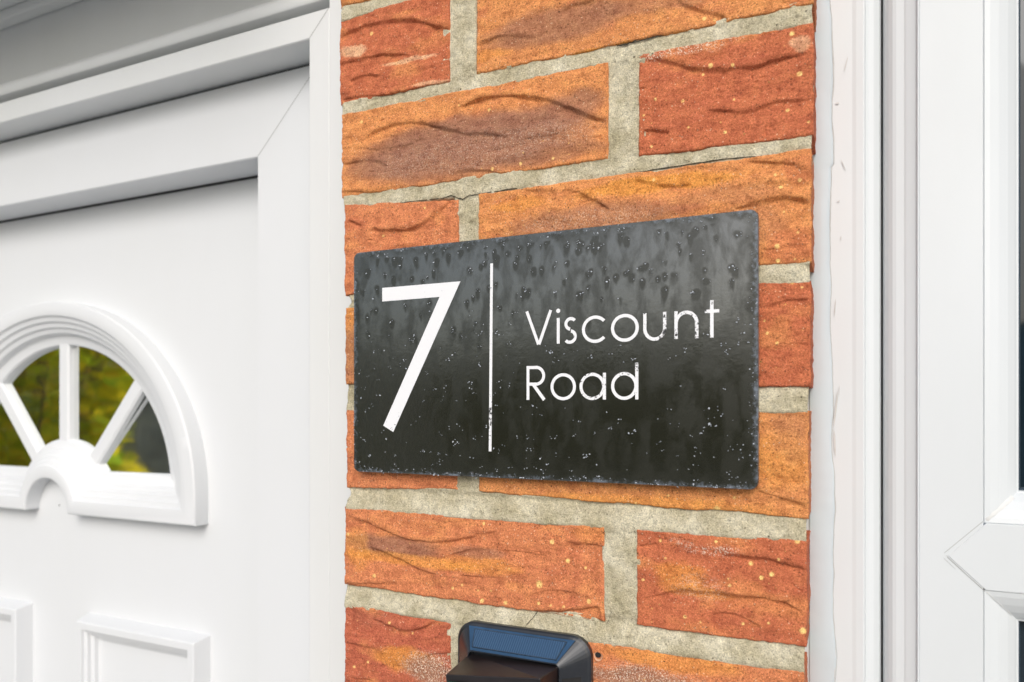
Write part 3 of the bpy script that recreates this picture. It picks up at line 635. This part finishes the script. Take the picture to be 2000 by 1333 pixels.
# ------------------------------------------------------------------ house sign
sx0, sx1, sz0, sz1, YS = -.1303, .1665, H - .0487, H + .1172, -.0085
hsn = empty('house_sign', 'black slate-look house sign reading 7 Viscount Road, weathered with flaking spots, on the brick pier', 'house sign', (0, 0, 0))
def rrect(x0, x1, z0, z1, r, n=8):
    p = []
    for cx, cz, a0 in ((x1 - r, z1 - r, 0), (x0 + r, z1 - r, 90), (x0 + r, z0 + r, 180), (x1 - r, z0 + r, 270)):
        for i in range(n + 1): t = R(a0 + 90 * i / n); p.append((cx + r * math.cos(t), cz + r * math.sin(t)))
    return p
def sign_mat():
    m, n, l, p = mat('sign_black_gloss'); co = objco(n)
    sp = n.new('ShaderNodeSeparateXYZ'); l.new(co, sp.inputs[0])
    # distance to the rim
    dx = math_(n, l, 'MINIMUM', math_(n, l, 'SUBTRACT', sp.outputs[0], sx0), math_(n, l, 'SUBTRACT', sx1, sp.outputs[0]))
    dz = math_(n, l, 'MINIMUM', math_(n, l, 'SUBTRACT', sp.outputs[2], sz0), math_(n, l, 'SUBTRACT', sz1, sp.outputs[2]))
    d = math_(n, l, 'MINIMUM', dx, dz)
    n1 = noise(n, l, co, 420, 4, .7); n2 = noise(n, l, co, 90, 4, .65)
    rim = math_(n, l, 'ADD', math_(n, l, 'MULTIPLY', d, 170), math_(n, l, 'MULTIPLY', math_(n, l, 'SUBTRACT', .5, n1), 2.4))
    rimm = math_(n, l, 'MULTIPLY', ramp(n, l, rim, [(0, g(1)), (.25, g(.45)), (.5, g(0))]), ramp(n, l, n2, [(.42, g(.12)), (.62, g(.9))]))
    rim2 = math_(n, l, 'ADD', math_(n, l, 'MULTIPLY', d, 75), math_(n, l, 'MULTIPLY', math_(n, l, 'SUBTRACT', .5, n2), 2.2))
    rimd = ramp(n, l, rim2, [(0, g(1)), (.7, g(0))])
    # run marks: stretched down the face
    mp = N(n, 'ShaderNodeMapping', inp={'Scale': (1, 1, .42)}); l.new(co, mp.inputs[0])
    r1 = noise(n, l, mp.outputs[0], 125, 5, .62, .35); r2 = noise(n, l, co, 26, 3, .5)
    at = N(n, 'ShaderNodeAttribute', attribute_name='tint')
    r2 = noise(n, l, mp.outputs[0], 95, 5, .62, .3)
    soft = ramp(n, l, r2, [(.44, g(0)), (.62, g(.75))])
    runs = ramp(n, l, math_(n, l, 'ADD', at.outputs['Alpha'], math_(n, l, 'MULTIPLY', math_(n, l, 'SUBTRACT', r1, .5), 1.5)), [(.28, g(0)), (.60, g(1))])
    runs = math_(n, l, 'MAXIMUM', runs, soft)
    fine = noise(n, l, co, 1500, 2, .6)
    base = mix(n, l, rimm, (.014, .0145, .007, 1), (.17, .20, .24, 1))
    base = mix(n, l, math_(n, l, 'MULTIPLY', ramp(n, l, fine, [(.6, g(0)), (.75, g(1))]), .05), base, (.3, .3, .3, 1))
    l.new(base, p.inputs['Base Color'])
    drk = math_(n, l, 'MAXIMUM', math_(n, l, 'MULTIPLY', runs, .75), math_(n, l, 'MULTIPLY', rimd, .85))
    l.new(math_(n, l, 'SUBTRACT', 1.0, math_(n, l, 'MULTIPLY', drk, .72)), p.inputs['Specular IOR Level'])
    p.inputs['IOR'].default_value = 1.84
    l.new(math_(n, l, 'ADD', .15, math_(n, l, 'MULTIPLY', drk, .16)), p.inputs['Roughness'])
    l.new(bump(n, l, math_(n, l, 'ADD', n2, math_(n, l, 'MULTIPLY', n1, .35)), .00012, .6), p.inputs['Normal'])
    return m
M['sign'] = sign_mat()
M['flake'] = simple('lifted_flake', (.50, .54, .60), .18)
o = rrect(sx0, sx1, sz0, sz1, .0048)
mb = MB()
def inset(pts, k): return rrect(sx0 + k, sx1 - k, sz0 + k, sz1 - k, .0048 - k)
mb.loft([[(x, -.0045, z) for x, z in o], [(x, YS + .0004, z) for x, z in o], [(x, YS, z) for x, z in inset(o, .0003)]], closed=True)
mb.face([(x, -.0045, z) for x, z in o][::-1])
bx0, bx1, bz0, bz1 = sx0 + .006, sx1 - .006, sz0 + .006, sz1 - .006
oi = inset(o, .0003); ii = [(min(max(x, bx0), bx1), min(max(z, bz0), bz1)) for x, z in oi]
mb.loft([[(x, YS, z) for x, z in oi], [(x, YS, z) for x, z in ii]], closed=True)
panel = mb.build('panel', M['sign'], hsn)
# blisters and flakes, thickest towards the foot of the sign
rs = random.Random(11); mb = MB()
def flake(x, z, r):
    k = rs.randint(5, 7); a0 = rs.random() * 6.28; el = rs.uniform(.35, .9); rot = rs.uniform(-.9, .9)
    ps = []
    for i in range(k):
        t = a0 + 6.283 * i / k; rr = r * rs.uniform(.45, 1.1); u, v = rr * math.cos(t), rr * el * math.sin(t)
        ps.append((x + u * math.cos(rot) - v * math.sin(rot), YS - .00025 - .0002 * rs.random(), z + u * math.sin(rot) + v * math.cos(rot)))
    c = (x, YS - .0007, z)
    for i in range(k): mb.face([ps[i], ps[(i + 1) % k], c])
def clear(x, z):
    X, Z = x * 1000, (z - H) * 1000
    if 12 < X < 146 and (2 < Z < 30 or 39 < Z < 67): return rs.random() < .12
    if -106 < X < -34 and 77 < Z < 91: return rs.random() < .1
    if -104 < X < -34 and -20 < Z < 80:
        xc = -98 + (Z + 18) / 97 * 54
        if abs(X - xc) < 9: return rs.random() < .1
    if -15 < X < -9: return rs.random() < .2
    return True
cnt = 0; SPOTS = []
while cnt < 400:
    x = rs.uniform(sx0 + .004, sx1 - .004); z = sz0 + (sz1 - sz0) * rs.random()
    z = min(z, sz1 - .004)
    if not clear(x, z): continue
    cnt += 1; SPOTS.append((x, z))
    for _ in range(rs.choice((1, 1, 2, 2, 3))):
        flake(x + rs.gauss(0, .0011), z + rs.gauss(0, .0008), rs.choice((.00035, .00045, .0005, .0006, .0008)))
for _ in range(210):                      # chips along the rim
    s_ = rs.random(); side = rs.choice('lrrbbtb')
    if side == 'l': x, z = sx0 + rs.random() ** 2 * .004 + .0004, sz0 + .004 + s_ * (sz1 - sz0 - .008)
    elif side == 'r': x, z = sx1 - rs.random() ** 2 * .006 - .0004, sz0 + .004 + s_ * (sz1 - sz0 - .008)
    elif side == 'b': x, z = sx0 + .005 + s_ * (sx1 - sx0 - .01), sz0 + .0004 + rs.random() ** 2 * .004
    else: x, z = sx0 + .005 + s_ * (sx1 - sx0 - .01), sz1 - .0004 - rs.random() ** 2 * .003
    flake(x, z, rs.uniform(.0002, .00065))
fk = mb.build('flaking', M['flake'], None)
# front face: a fine grid that carries the water stains round and below every blister
gx = np.linspace(bx0, bx1, 330); gz = np.linspace(bz0, bz1, 180); GX, GZ = np.meshgrid(gx, gz); ST = np.zeros(GX.shape)
for x, z in SPOTS:
    up = np.clip((z - (H - .01)) / .09, .12, 1); rx = .0017 + .0015 * rs.random(); dn_ = .003 + .006 * rs.random()
    u = (GX - x) / rx; v = np.where(GZ > z, (GZ - z) / rx, (z - GZ) / dn_); q = u * u + v * v; ST = np.maximum(ST, (.55 + .5 * rs.random()) * up * np.exp(-q * .9))
pm = panel.data; fd = fk.data; n0 = len(pm.vertices); n1_ = n0 + GX.size
vv = np.stack([GX.ravel(), np.full(GX.size, YS), GZ.ravel()], 1)
nv = [tuple(v.co) for v in pm.vertices] + vv.tolist() + [tuple(v.co) for v in fd.vertices]
nf = [tuple(p.vertices) for p in pm.polygons] + (gfaces(330, 180) + n0).tolist(); kf = len(nf)
nf += [tuple(n1_ + i for i in p.vertices) for p in fd.polygons]
nm = bpy.data.meshes.new('panel_face'); nm.from_pydata(nv, [], nf); nm.materials.append(M['sign']); nm.materials.append(M['flake'])
nm.polygons.foreach_set('material_index', np.array([0] * kf + [1] * (len(nf) - kf), dtype=np.int32))
ca = nm.color_attributes.new('tint', 'FLOAT_COLOR', 'POINT'); cc = np.zeros((len(nv), 4), dtype=np.float32); cc[n0:n1_, 3] = ST.ravel(); ca.data.foreach_set('color', cc.ravel())
panel.data = nm; bpy.data.objects.remove(fk)

def paint(name, worn):
    m, n, l, p = mat(name); co = objco(n)
    nz = noise(n, l, co, 520, 3, .75); n2 = noise(n, l, co, 40, 2, .5)
    thr = math_(n, l, 'ADD', nz, math_(n, l, 'MULTIPLY', math_(n, l, 'SUBTRACT', n2, .5), .5))
    lo = (.585 if worn else .725)
    f = ramp(n, l, thr, [(lo, g(0)), (lo + .025, g(1))])
    l.new(mix(n, l, f, (.78, .79, .81, 1), (.03, .03, .03, 1)), p.inputs['Base Color']); p.inputs['Roughness'].default_value = .45
    return m
PT, PW = paint('sign_white_paint', False), paint('worn_white_paint', True)
YL = YS - .00018
def poly_part(name, polys, m, label=None):
    mb = MB()
    for k, ps in enumerate(polys):
        y = YL - k * .00003
        f = [(x / 1000, y, H + z / 1000) for x, z in ps]; b = [(x / 1000, YS - .00004, H + z / 1000) for x, z in ps]
        mb.face(f)
        for i in range(len(ps)): j = (i + 1) % len(ps); mb.face([f[i], f[j], b[j], b[i]])
    o = mb.build(name, m, hsn, fix=False)
    if label: o['label'] = label
    return o
poly_part('numeral', [[(-103.7, 88.9), (-36.4, 89.0), (-93.8, -18.2), (-102.8, -13.6), (-53.6, 79.1), (-103.7, 78.8)]], PT, 'large white numeral 7')
poly_part('divider_line', [[(-12.5, 99.6), (-10.4, 99.5), (-11.3, 0), (-13.4, 0)]], PT)
poly_part('divider_line', [[(-13.4, -.02), (-11.3, -.02), (-11.6, -30.5), (-13.7, -30.5)]], PW)
SW = 2.1
def seg(a, b, w=SW):
    d = Vector((b[0] - a[0], b[1] - a[1])); nn = Vector((-d.y, d.x)).normalized() * w / 2
    return [(a[0] + nn.x, a[1] + nn.y), (a[0] - nn.x, a[1] - nn.y), (b[0] - nn.x, b[1] - nn.y), (b[0] + nn.x, b[1] + nn.y)]
def arc(cx, cz, rx, rz, a0, a1, w=SW, n=40):
    """outer radii rx, rz; stroke grows inwards"""
    out = []; n = max(6, int(abs(a1 - a0) / 9)); 
    for i in range(n):
        t0, t1 = R(a0 + (a1 - a0) * i / n), R(a0 + (a1 - a0) * (i + 1) / n)
        out.append([(cx + rx * math.cos(t0), cz + rz * math.sin(t0)), (cx + rx * math.cos(t1), cz + rz * math.sin(t1)), (cx + (rx - w) * math.cos(t1), cz + (rz - w) * math.sin(t1)), (cx + (rx - w) * math.cos(t0), cz + (rz - w) * math.sin(t0))])
    return out
def strokes(name, parts, m):
    """each entry of parts is a list of polygons sharing one level"""
    mb = MB()
    for k, polys in enumerate(parts):
        y = YL - k * .00004
        for ps in polys:
            mb.face([(x / 1000, y, H + z / 1000) for x, z in ps])
    return mb.build(name, m, hsn, fix=False)
bl, xh, cap = 42.2, 59.3, 64.8
strokes('letter', [[seg((15.5, cap), (24.2, bl))], [seg((33.2, cap), (24.6, bl))]], PT)
strokes('letter', [[seg((38.6, bl), (38.6, xh - .1), 2.1)], [[(38.6 + 1.45 * math.cos(R(a)), 64.0 + 1.45 * math.sin(R(a))) for a in range(0, 360, 24)]]], PT)
strokes('letter', [arc(47.6, 54.9, 4.55, 4.5, 38, 262), arc(46.9, 46.6, 4.9, 4.8, 78, -138)], PT)
strokes('letter', [arc(64.6, 50.6, 9.2, 8.9, 42, 318)], PT)
strokes('letter', [arc(84.6, 50.6, 9.25, 8.9, 0, 360)], PT)
strokes('letter', [arc(104.1, 49.6, 7.45, 8.0, 180, 360), [seg((97.75, 49.6), (97.75, xh))], [seg((110.45, 49.6), (110.45, xh))]], PW)
strokes('letter', [arc(124.0, 51.4, 7.5, 8.0, 0, 180), [seg((117.6, bl), (117.6, xh))], [seg((130.4, bl), (130.4, 51.4))]], PW)
strokes('letter', [[seg((139.5, bl), (139.5, cap))], [seg((135.3, 58.2), (143.9, 58.2), 2.0)]], PW)
bl, xh, cap = 5.0, 22.3, 27.9
strokes('letter', [[seg((16.4, bl), (16.4, cap))], [seg((16.4, cap - 1.1), (22.6, cap - 1.1))] , [seg((16.4, 15.6), (22.6, 15.6))], arc(22.4, 21.2, 6.75, 6.7, -90, 90), [seg((20.4, 15.4), (28.5, bl), 2.3)]], PT)
strokes('letter', [arc(42.1, 13.6, 9.1, 8.95, 0, 360)], PT)
strokes('letter', [arc(62.6, 13.6, 8.9, 8.9, 0, 360), [seg((70.9, bl), (70.9, xh))]], PW)
strokes('letter', [arc(84.2, 13.6, 8.8, 8.9, 0, 360), [seg((92.5, bl), (92.5, cap + .3))]], PW)

# ------------------------------------------------------------------ solar wall light
sl = empty('solar_wall_light', 'black plastic solar wall light with a ribbed blue cell, below the house sign', 'wall light', (0, 0, 0))
def plastic(name, col, rough, spec=.5):
    m, n, l, p = mat(name); co = objco(n)
    a = noise(n, l, co, 700, 2, .7); b = noise(n, l, co, 60, 4, .6)
    l.new(ramp(n, l, b, [(.3, (*[c * .8 for c in col], 1)), (.7, (*[c * 1.25 for c in col], 1))]), p.inputs['Base Color'])
    l.new(ramp(n, l, b, [(.3, g(rough)), (.7, g(rough + .12))]), p.inputs['Roughness']); p.inputs['Specular IOR Level'].default_value = spec
    l.new(bump(n, l, a, .00005, .4), p.inputs['Normal'])
    return m
BK = plastic('black_abs', (.010, .013, .018), .26, .8)
cx0, cx1, zt, zb = -.0415, .0600, H - .1515, H - .2750
def plate_ring(k, y, r, dzt=None, dx=None):
    return [(x, y, z) for x, z in rrect(cx0 + (dx if dx is not None else k), cx1 - (dx if dx is not None else k), zb + k, zt - (dzt if dzt is not None else k), r, 8)]
mb = MB()
mb.loft([plate_ring(0, .004, .014), plate_ring(0, -.0035, .014), plate_ring(.0010, -.0046, .0135), plate_ring(.0022, -.0052, .0130), plate_ring(.0150, -.0185, .0035, dzt=.0155, dx=.0165)], closed=True)
fp = plate_ring(.0150, -.0185, .0035, dzt=.0155, dx=.0165)
mb.loft([fp, [(x * .985 + .00925 * .015, -.0185, zt - .0155 - .0006 + (z - (zt - .0155)) * .985) for x, y, z in fp], [(x * .985 + .00925 * .015, -.0125, zt - .0155 - .0006 + (z - (zt - .0155)) * .985) for x, y, z in fp]], closed=True)
mb.face([(x * .985 + .00925 * .015, -.0125, zt - .0155 - .0006 + (z - (zt - .0155)) * .985) for x, y, z in fp])
body = mb.build('backplate', BK, sl)
# solar cell lying on the sloping top
def on_slope(u, v, off=0):                # u across 0..1, v down the slope 0..1
    yA, zA = -.0052, zt - .0022; yB, zB = -.0185, zt - .0155
    w0, w1 = .0090, .0190
    k = .14 + .72 * v; y = yA + (yB - yA) * k; z = zA + (zB - zA) * k
    xa = cx0 + .0160 + .0035 * v; xb = cx1 - .0160 - .0035 * v
    nrm = Vector((0, -(zA - zB), (yB - yA) * -1)).normalized()
    nrm = Vector((0, -.707, .707)) * off
    return (xa + (xb - xa) * u, y + nrm.y, z + nrm.z)
m_, n_, l_, p_ = mat('solar_cell'); co_ = objco(n_)
wv = N(n_, 'ShaderNodeTexWave', wave_type='BANDS', bands_direction='X', inp={'Scale': 190.0, 'Distortion': .6, 'Detail': 2.0, 'Detail Scale': 60.0}); l_.new(co_, wv.inputs[0])
l_.new(ramp(n_, l_, wv.outputs[1], [(.35, (.022, .060, .125, 1)), (.95, (.045, .10, .185, 1))]), p_.inputs['Base Color'])
p_.inputs['Roughness'].default_value = .22; p_.inputs['Coat Weight'].default_value = .6
l_.new(bump(n_, l_, wv.outputs[1], .00008, .6), p_.inputs['Normal'])
mb = MB(); sa, sb, sc, sd_ = (cx0 + .0105, -.00560, zt - .0026), (cx1 - .0105, -.00560, zt - .0026), (cx1 - .0185, -.0183, zt - .0153), (cx0 + .0185, -.0183, zt - .0153)
mb.face([(x, y - .0001, z + .0001) for x, y, z in (sa, sb, sc, sd_)])
mb.build('slope_sky_sheen', plastic('painted_sky_sheen', (.020, .060, .125), .08, 1.0), sl, fix=False)  # blue base colour paints in the sky reflected by the black slope
mb = MB(); nu = 24
mb.face([on_slope(0, 0, .0006), on_slope(1, 0, .0006), on_slope(1, 1, .0006), on_slope(0, 1, .0006)])
cell = mb.build('solar_cell', m_, sl, fix=False)
mb = MB()
def bar(a, b, w, y):
    a, b = Vector(a), Vector(b); d = (b - a).normalized(); n1 = d.cross(Vector((0, -.707, .707))).normalized() * w; up = Vector((0, -.707, .707)) * .0006
    r = lambda c: [tuple(c - n1), tuple(c - n1 * .6 + up), tuple(c + n1 * .6 + up), tuple(c + n1)]
    mb.loft([r(a), r(b)])
for a, b in (((0, 0), (1, 0)), ((1, 0), (1, 1)), ((0, 1), (1, 1)), ((0, 0), (0, 1))): bar(on_slope(*a, .0002), on_slope(*b, .0002), .00045, 0)
mb.build('cell_rim', plastic('blue_black_rim', (.03, .05, .08), .2), cell)
# lamp head
Ah, Bh = (-.0270, -.0125, H - .1712), (.0425, -.0125, H - .1688); Ch, Dh = (.0425, -.0460, H - .1677), (-.0262, -.0460, H - .1757)
dn = lambda p, z, dy=0: (p[0], p[1] + dy, z)
mb = MB(); zl = H - .2350
mb.face([Ah, Bh, Ch]); mb.face([Ah, Ch, Dh])
mb.face([Dh, Ch, dn(Ch, zl, .010), dn(Dh, zl, .010)]); mb.face([Bh, Ch, dn(Ch, zl, .010), dn(Bh, zl)]); mb.face([Ah, Dh, dn(Dh, zl, .010), dn(Ah, zl)])
mb.face([dn(Ah, zl), dn(Bh, zl), dn(Ch, zl, .010), dn(Dh, zl, .010)])
head = mb.build('lamp_head', plastic('black_abs_brownish', (.014, .011, .012), .28, .6), sl, bevel=.0009, seg=3)
mb = MB()                                 # lens under the brow
fy = lambda z: -.0460 + .010 * (H - .1757 - z) / .0593
lz1, lz0 = H - .1795, H - .2290
mb.face([(-.0240, fy(lz1) - .0006, lz1), (.0400, fy(lz1) - .0012, lz1 + .0042), (.0400, fy(lz0) - .0006, lz0), (-.0240, fy(lz0) - .0006, lz0)])
mb.build('lens', simple('dark_lens', (.02, .05, .035), .12), head)
mb = MB()                                 # vent in the right flank
def flank(u, v, off=0): # u 0 outer ..1 front ; v down
    xo, yo, xi, yi = cx1 - .0022, -.0052, cx1 - .0165, -.0185
    return (xo + (xi - xo) * u + off * .68, yo + (yi - yo) * u - off * .73, H - .1765 - v)
mb.face([flank(.22, .0, .0002), flank(.90, 0, .0002), flank(.90, .026, .0002), flank(.22, .026, .0002)])
mb.build('vent', M['gap'], sl, fix=False)
for k in range(8):
    mb = MB(); v = .0035 + k * .0028
    mb.loft([[flank(.36, v, .0002), flank(.36, v + .0004, .0009), flank(.36, v + .0014, .0002)], [flank(.86, v, .0002), flank(.86, v + .0004, .0009), flank(.86, v + .0014, .0002)]])
    mb.build('vent_slat', BK, sl)
# drilled hole with a chipped edge, to the right of the light
mb = MB(); hx, hz = .0640, H - .1632
mb.loft([[(hx + (.0031 + .0004 * math.sin(a * 3.1)) * math.cos(a), -.0016, hz + .0031 * math.sin(a) - .0005) for a in [2 * math.pi * k / 20 for k in range(20)]],
         [(hx + .0022 * math.cos(a), -.0010, hz + .0024 * math.sin(a)) for a in [2 * math.pi * k / 20 for k in range(20)]]], closed=True)
chip = mb.build('chipped_rim', simple('chipped_clay', (.60, .33, .20), .9), bpy.data.objects['brick_pier'])
mb = MB(); mb.face([(hx + .0021 * math.cos(a), -.0017, hz + .0006 + .0018 * math.sin(a)) for a in [2 * math.pi * k / 20 for k in range(20)]])
mb.build('drill_hole', M['gap'], bpy.data.objects['brick_pier'])

rk = random.Random(7); crk = simple('crack_shadow', (.045, .04, .025), .95)
for pts in [[(-143.8, 153.8), (-130.5, 155.1), (-115.7, 152.8), (-99.5, 153.3), (-74.8, 152.8), (-55.8, 152.2), (-49.5, 153.2), (-39.5, 149.4), (-34.2, 151.6), (-25.2, 151.6), (4.0, 151.8)], [(76.3, 235.5), (83.7, 235.1), (91.9, 237.5)], [(1.5, -152.7), (10.4, -150.8), (15.7, -144.8), (19.4, -139.6)], [(69.4, -142.3), (72.6, -133.8)], [(66.7, -78.1), (67.8, -82.6), (68.9, -85.6)], [(87.8, -78.2), (89.1, -84.1)], [(77.5, 235.2), (99.6, 235.9), (119.8, 236.8)], [(89.9, 151.3), (125.6, 151.7), (143.7, 152.0), (169.7, 150.4), (195.6, 150.7)]]:
    q = []; mb = MB()
    for a, b in zip(pts[:-1], pts[1:]):
        for k in range(6): q.append((a[0] + (b[0] - a[0]) * k / 6 + rk.uniform(-.25, .25), a[1] + (b[1] - a[1]) * k / 6 + rk.uniform(-.3, .3)))
    q.append(pts[-1])
    for i, (a, b) in enumerate(zip(q[:-1], q[1:])):
        w0, w1 = [.16 + .34 * float(vn(np.array(k * .7), np.array(pts[0][0]), 5)) for k in (i, i + 1)]
        mb.face([(a[0] / 1000, .0003, H + (a[1] + w0) / 1000), (a[0] / 1000, .0003, H + (a[1] - w0) / 1000), (b[0] / 1000, .0003, H + (b[1] - w1) / 1000), (b[0] / 1000, .0003, H + (b[1] + w1) / 1000)])
    mb.build('mortar_crack', crk, bpy.data.objects['brick_pier'])

# ------------------------------------------------------------------ surroundings seen in reflections
gm, n, l, p = mat('gravel_paving'); co = objco(n)
a = noise(n, l, co, 3, 6, .7); b = noise(n, l, co, 60, 3, .7)
c = ramp(n, l, a, [(.3, (.34, .34, .33, 1)), (.7, (.52, .51, .49, 1))])
l.new(mix(n, l, 1.0, c, ramp(n, l, b, [(.3, g(.5)), (.7, g(1.4))]), 'MULTIPLY'), p.inputs['Base Color']); p.inputs['Roughness'].default_value = .95
mb = MB(); mb.face([(-80, -80, 0), (80, -80, 0), (80, 3, 0), (-80, 3, 0)])
tag(mb.build('ground', gm), None, None, kind='structure')
mb = MB(); mb.box(-80, 80, -17, -8, -.05, .004); tag(mb.build('added_road', simple('asphalt', (.05, .05, .052), .9)), None, None, kind='structure')  # unseen dark road, added to darken what the lower sign reflects
lm, n, l, p = mat('autumn_leaf'); at = N(n, 'ShaderNodeAttribute', attribute_name='tint'); l.new(at.outputs['Color'], p.inputs['Base Color']); p.inputs['Roughness'].default_value = .55
tr_ = n.new('ShaderNodeBsdfTranslucent'); l.new(at.outputs['Color'], tr_.inputs[0]); ms_ = n.new('ShaderNodeMixShader'); ms_.inputs[0].default_value = .65
l.new(p.outputs[0], ms_.inputs[1]); l.new(tr_.outputs[0], ms_.inputs[2]); l.new(ms_.outputs[0], n['Material Output'].inputs[0])
def leaves(name, pts, size, cols, parent=None, seed=1):
    r = np.random.default_rng(seed); n = len(pts)
    u = r.normal(size=(n, 3)); u /= np.linalg.norm(u, axis=1)[:, None]; w = r.normal(size=(n, 3)); v = np.cross(u, w); v /= np.linalg.norm(v, axis=1)[:, None]
    s = size * r.uniform(.6, 1.4, n)[:, None]
    V = np.stack([pts - u * s, pts + v * s * .55, pts + u * s, pts - v * s * .55], 1).reshape(-1, 3)
    cl = fbm(pts[:, 0] * 1.9 + pts[:, 1], pts[:, 2] * 1.9, seed, 3) * .5 + .5 + r.normal(size=n) * .12
    k = np.clip((cl * len(cols)).astype(int), 0, len(cols) - 1); C = np.array(cols)[k] * r.uniform(.7, 1.3, n)[:, None]
    C = np.repeat(np.concatenate([C, np.ones((n, 1))], 1), 4, 0)
    return grid_mesh(name, V, np.arange(n * 4).reshape(-1, 4), lm, parent, C, smooth=False)
def cloud(n, c, rad, seed):
    r = np.random.default_rng(seed); q = r.normal(size=(n * 2, 3)); q /= np.linalg.norm(q, axis=1)[:, None]
    rr = r.uniform(.55, 1, (n * 2, 1)) * (1 + .25 * fbm(q[:, 0] * 3 + q[:, 1] * 2, q[:, 2] * 3, seed, 3))[:, None]
    return (q * rr)[:n] * np.array(rad) + np.array(c)
bark = simple('bark', (.10, .075, .05), .9)
def shrub(name, label, loc, rad, n, cols, seed, size=.05):
    root = empty(name, label, 'shrub', loc)
    leaves('foliage', cloud(n, (0, 0, rad[2] * .95), rad, seed), size, cols, root, seed)
    mb = MB(); rr = random.Random(seed)
    for k in range(6):
        a = rr.random() * 6.28; tip = (rad[0] * .5 * math.cos(a), rad[1] * .5 * math.sin(a), rad[2] * 1.3)
        mb.loft([[(math.cos(t) * .035 + a_ * tip[0], math.sin(t) * .035 + a_ * tip[1], a_ * tip[2]) for t in (0, 1.57, 3.14, 4.71)] for a_ in (0, .5, 1)], closed=True)
    mb.build('stem', bark, root)
AUT = [(.12, .24, .03), (.30, .46, .04), (.60, .66, .04), (.80, .66, .04), (.38, .48, .04), (.80, .45, .04), (.18, .24, .03)]
shrub('garden_shrub', 'yellow-green autumn shrub reflected in the sunburst window, nearest the door', (-5.7, -2.9, 0), (1.3, 1.0, 1.7), 9000, AUT, 5, .07)
shrub('garden_shrub', 'olive autumn shrub reflected behind the nearest one in the sunburst window', (-9.3, -4.4, 0), (2.2, 1.2, 2.1), 9000, AUT[::-1], 6, .08)
wm, n, l, p = mat('rubble_stone'); co = objco(n)
l.new(mix(n, l, 1.0, ramp(n, l, noise(n, l, co, 4.5, 4, .7), [(.3, (.22, .22, .22, 1)), (.7, (.62, .60, .57, 1))]), ramp(n, l, noise(n, l, co, 1.2, 3, .6), [(.3, g(.6)), (.7, g(1.3))]), 'MULTIPLY'), p.inputs['Base Color'])
mb = MB(); mb.box(-13, -5.2, -7.7, -7.3, 0, 2.3); mb.box(-13.05, -5.15, -7.75, -7.25, 2.302, 2.40)
tag(mb.build('stone_wall', wm, bevel=.03), 'grey rubble stone garden wall with coping, reflected in the window pane furthest right', 'stone wall')
r = np.random.default_rng(3); n_ = 16000
pts = np.stack([r.uniform(-30, 8, n_), -19 + r.uniform(-.9, .9, n_), r.uniform(0, 1, n_) ** .9 * 3.4], 1); pts[:, 2] *= 1 + .16 * fbm(pts[:, 0] / 2, pts[:, 0] * 0, 8, 3)
hd = leaves('hedge', pts, .28, [(.03, .045, .012), (.045, .06, .015), (.06, .06, .02), (.03, .04, .012)], None, 9)
tag(hd, 'long dark green garden hedge across the far side, seen only as a reflection', 'hedge', kind='stuff')
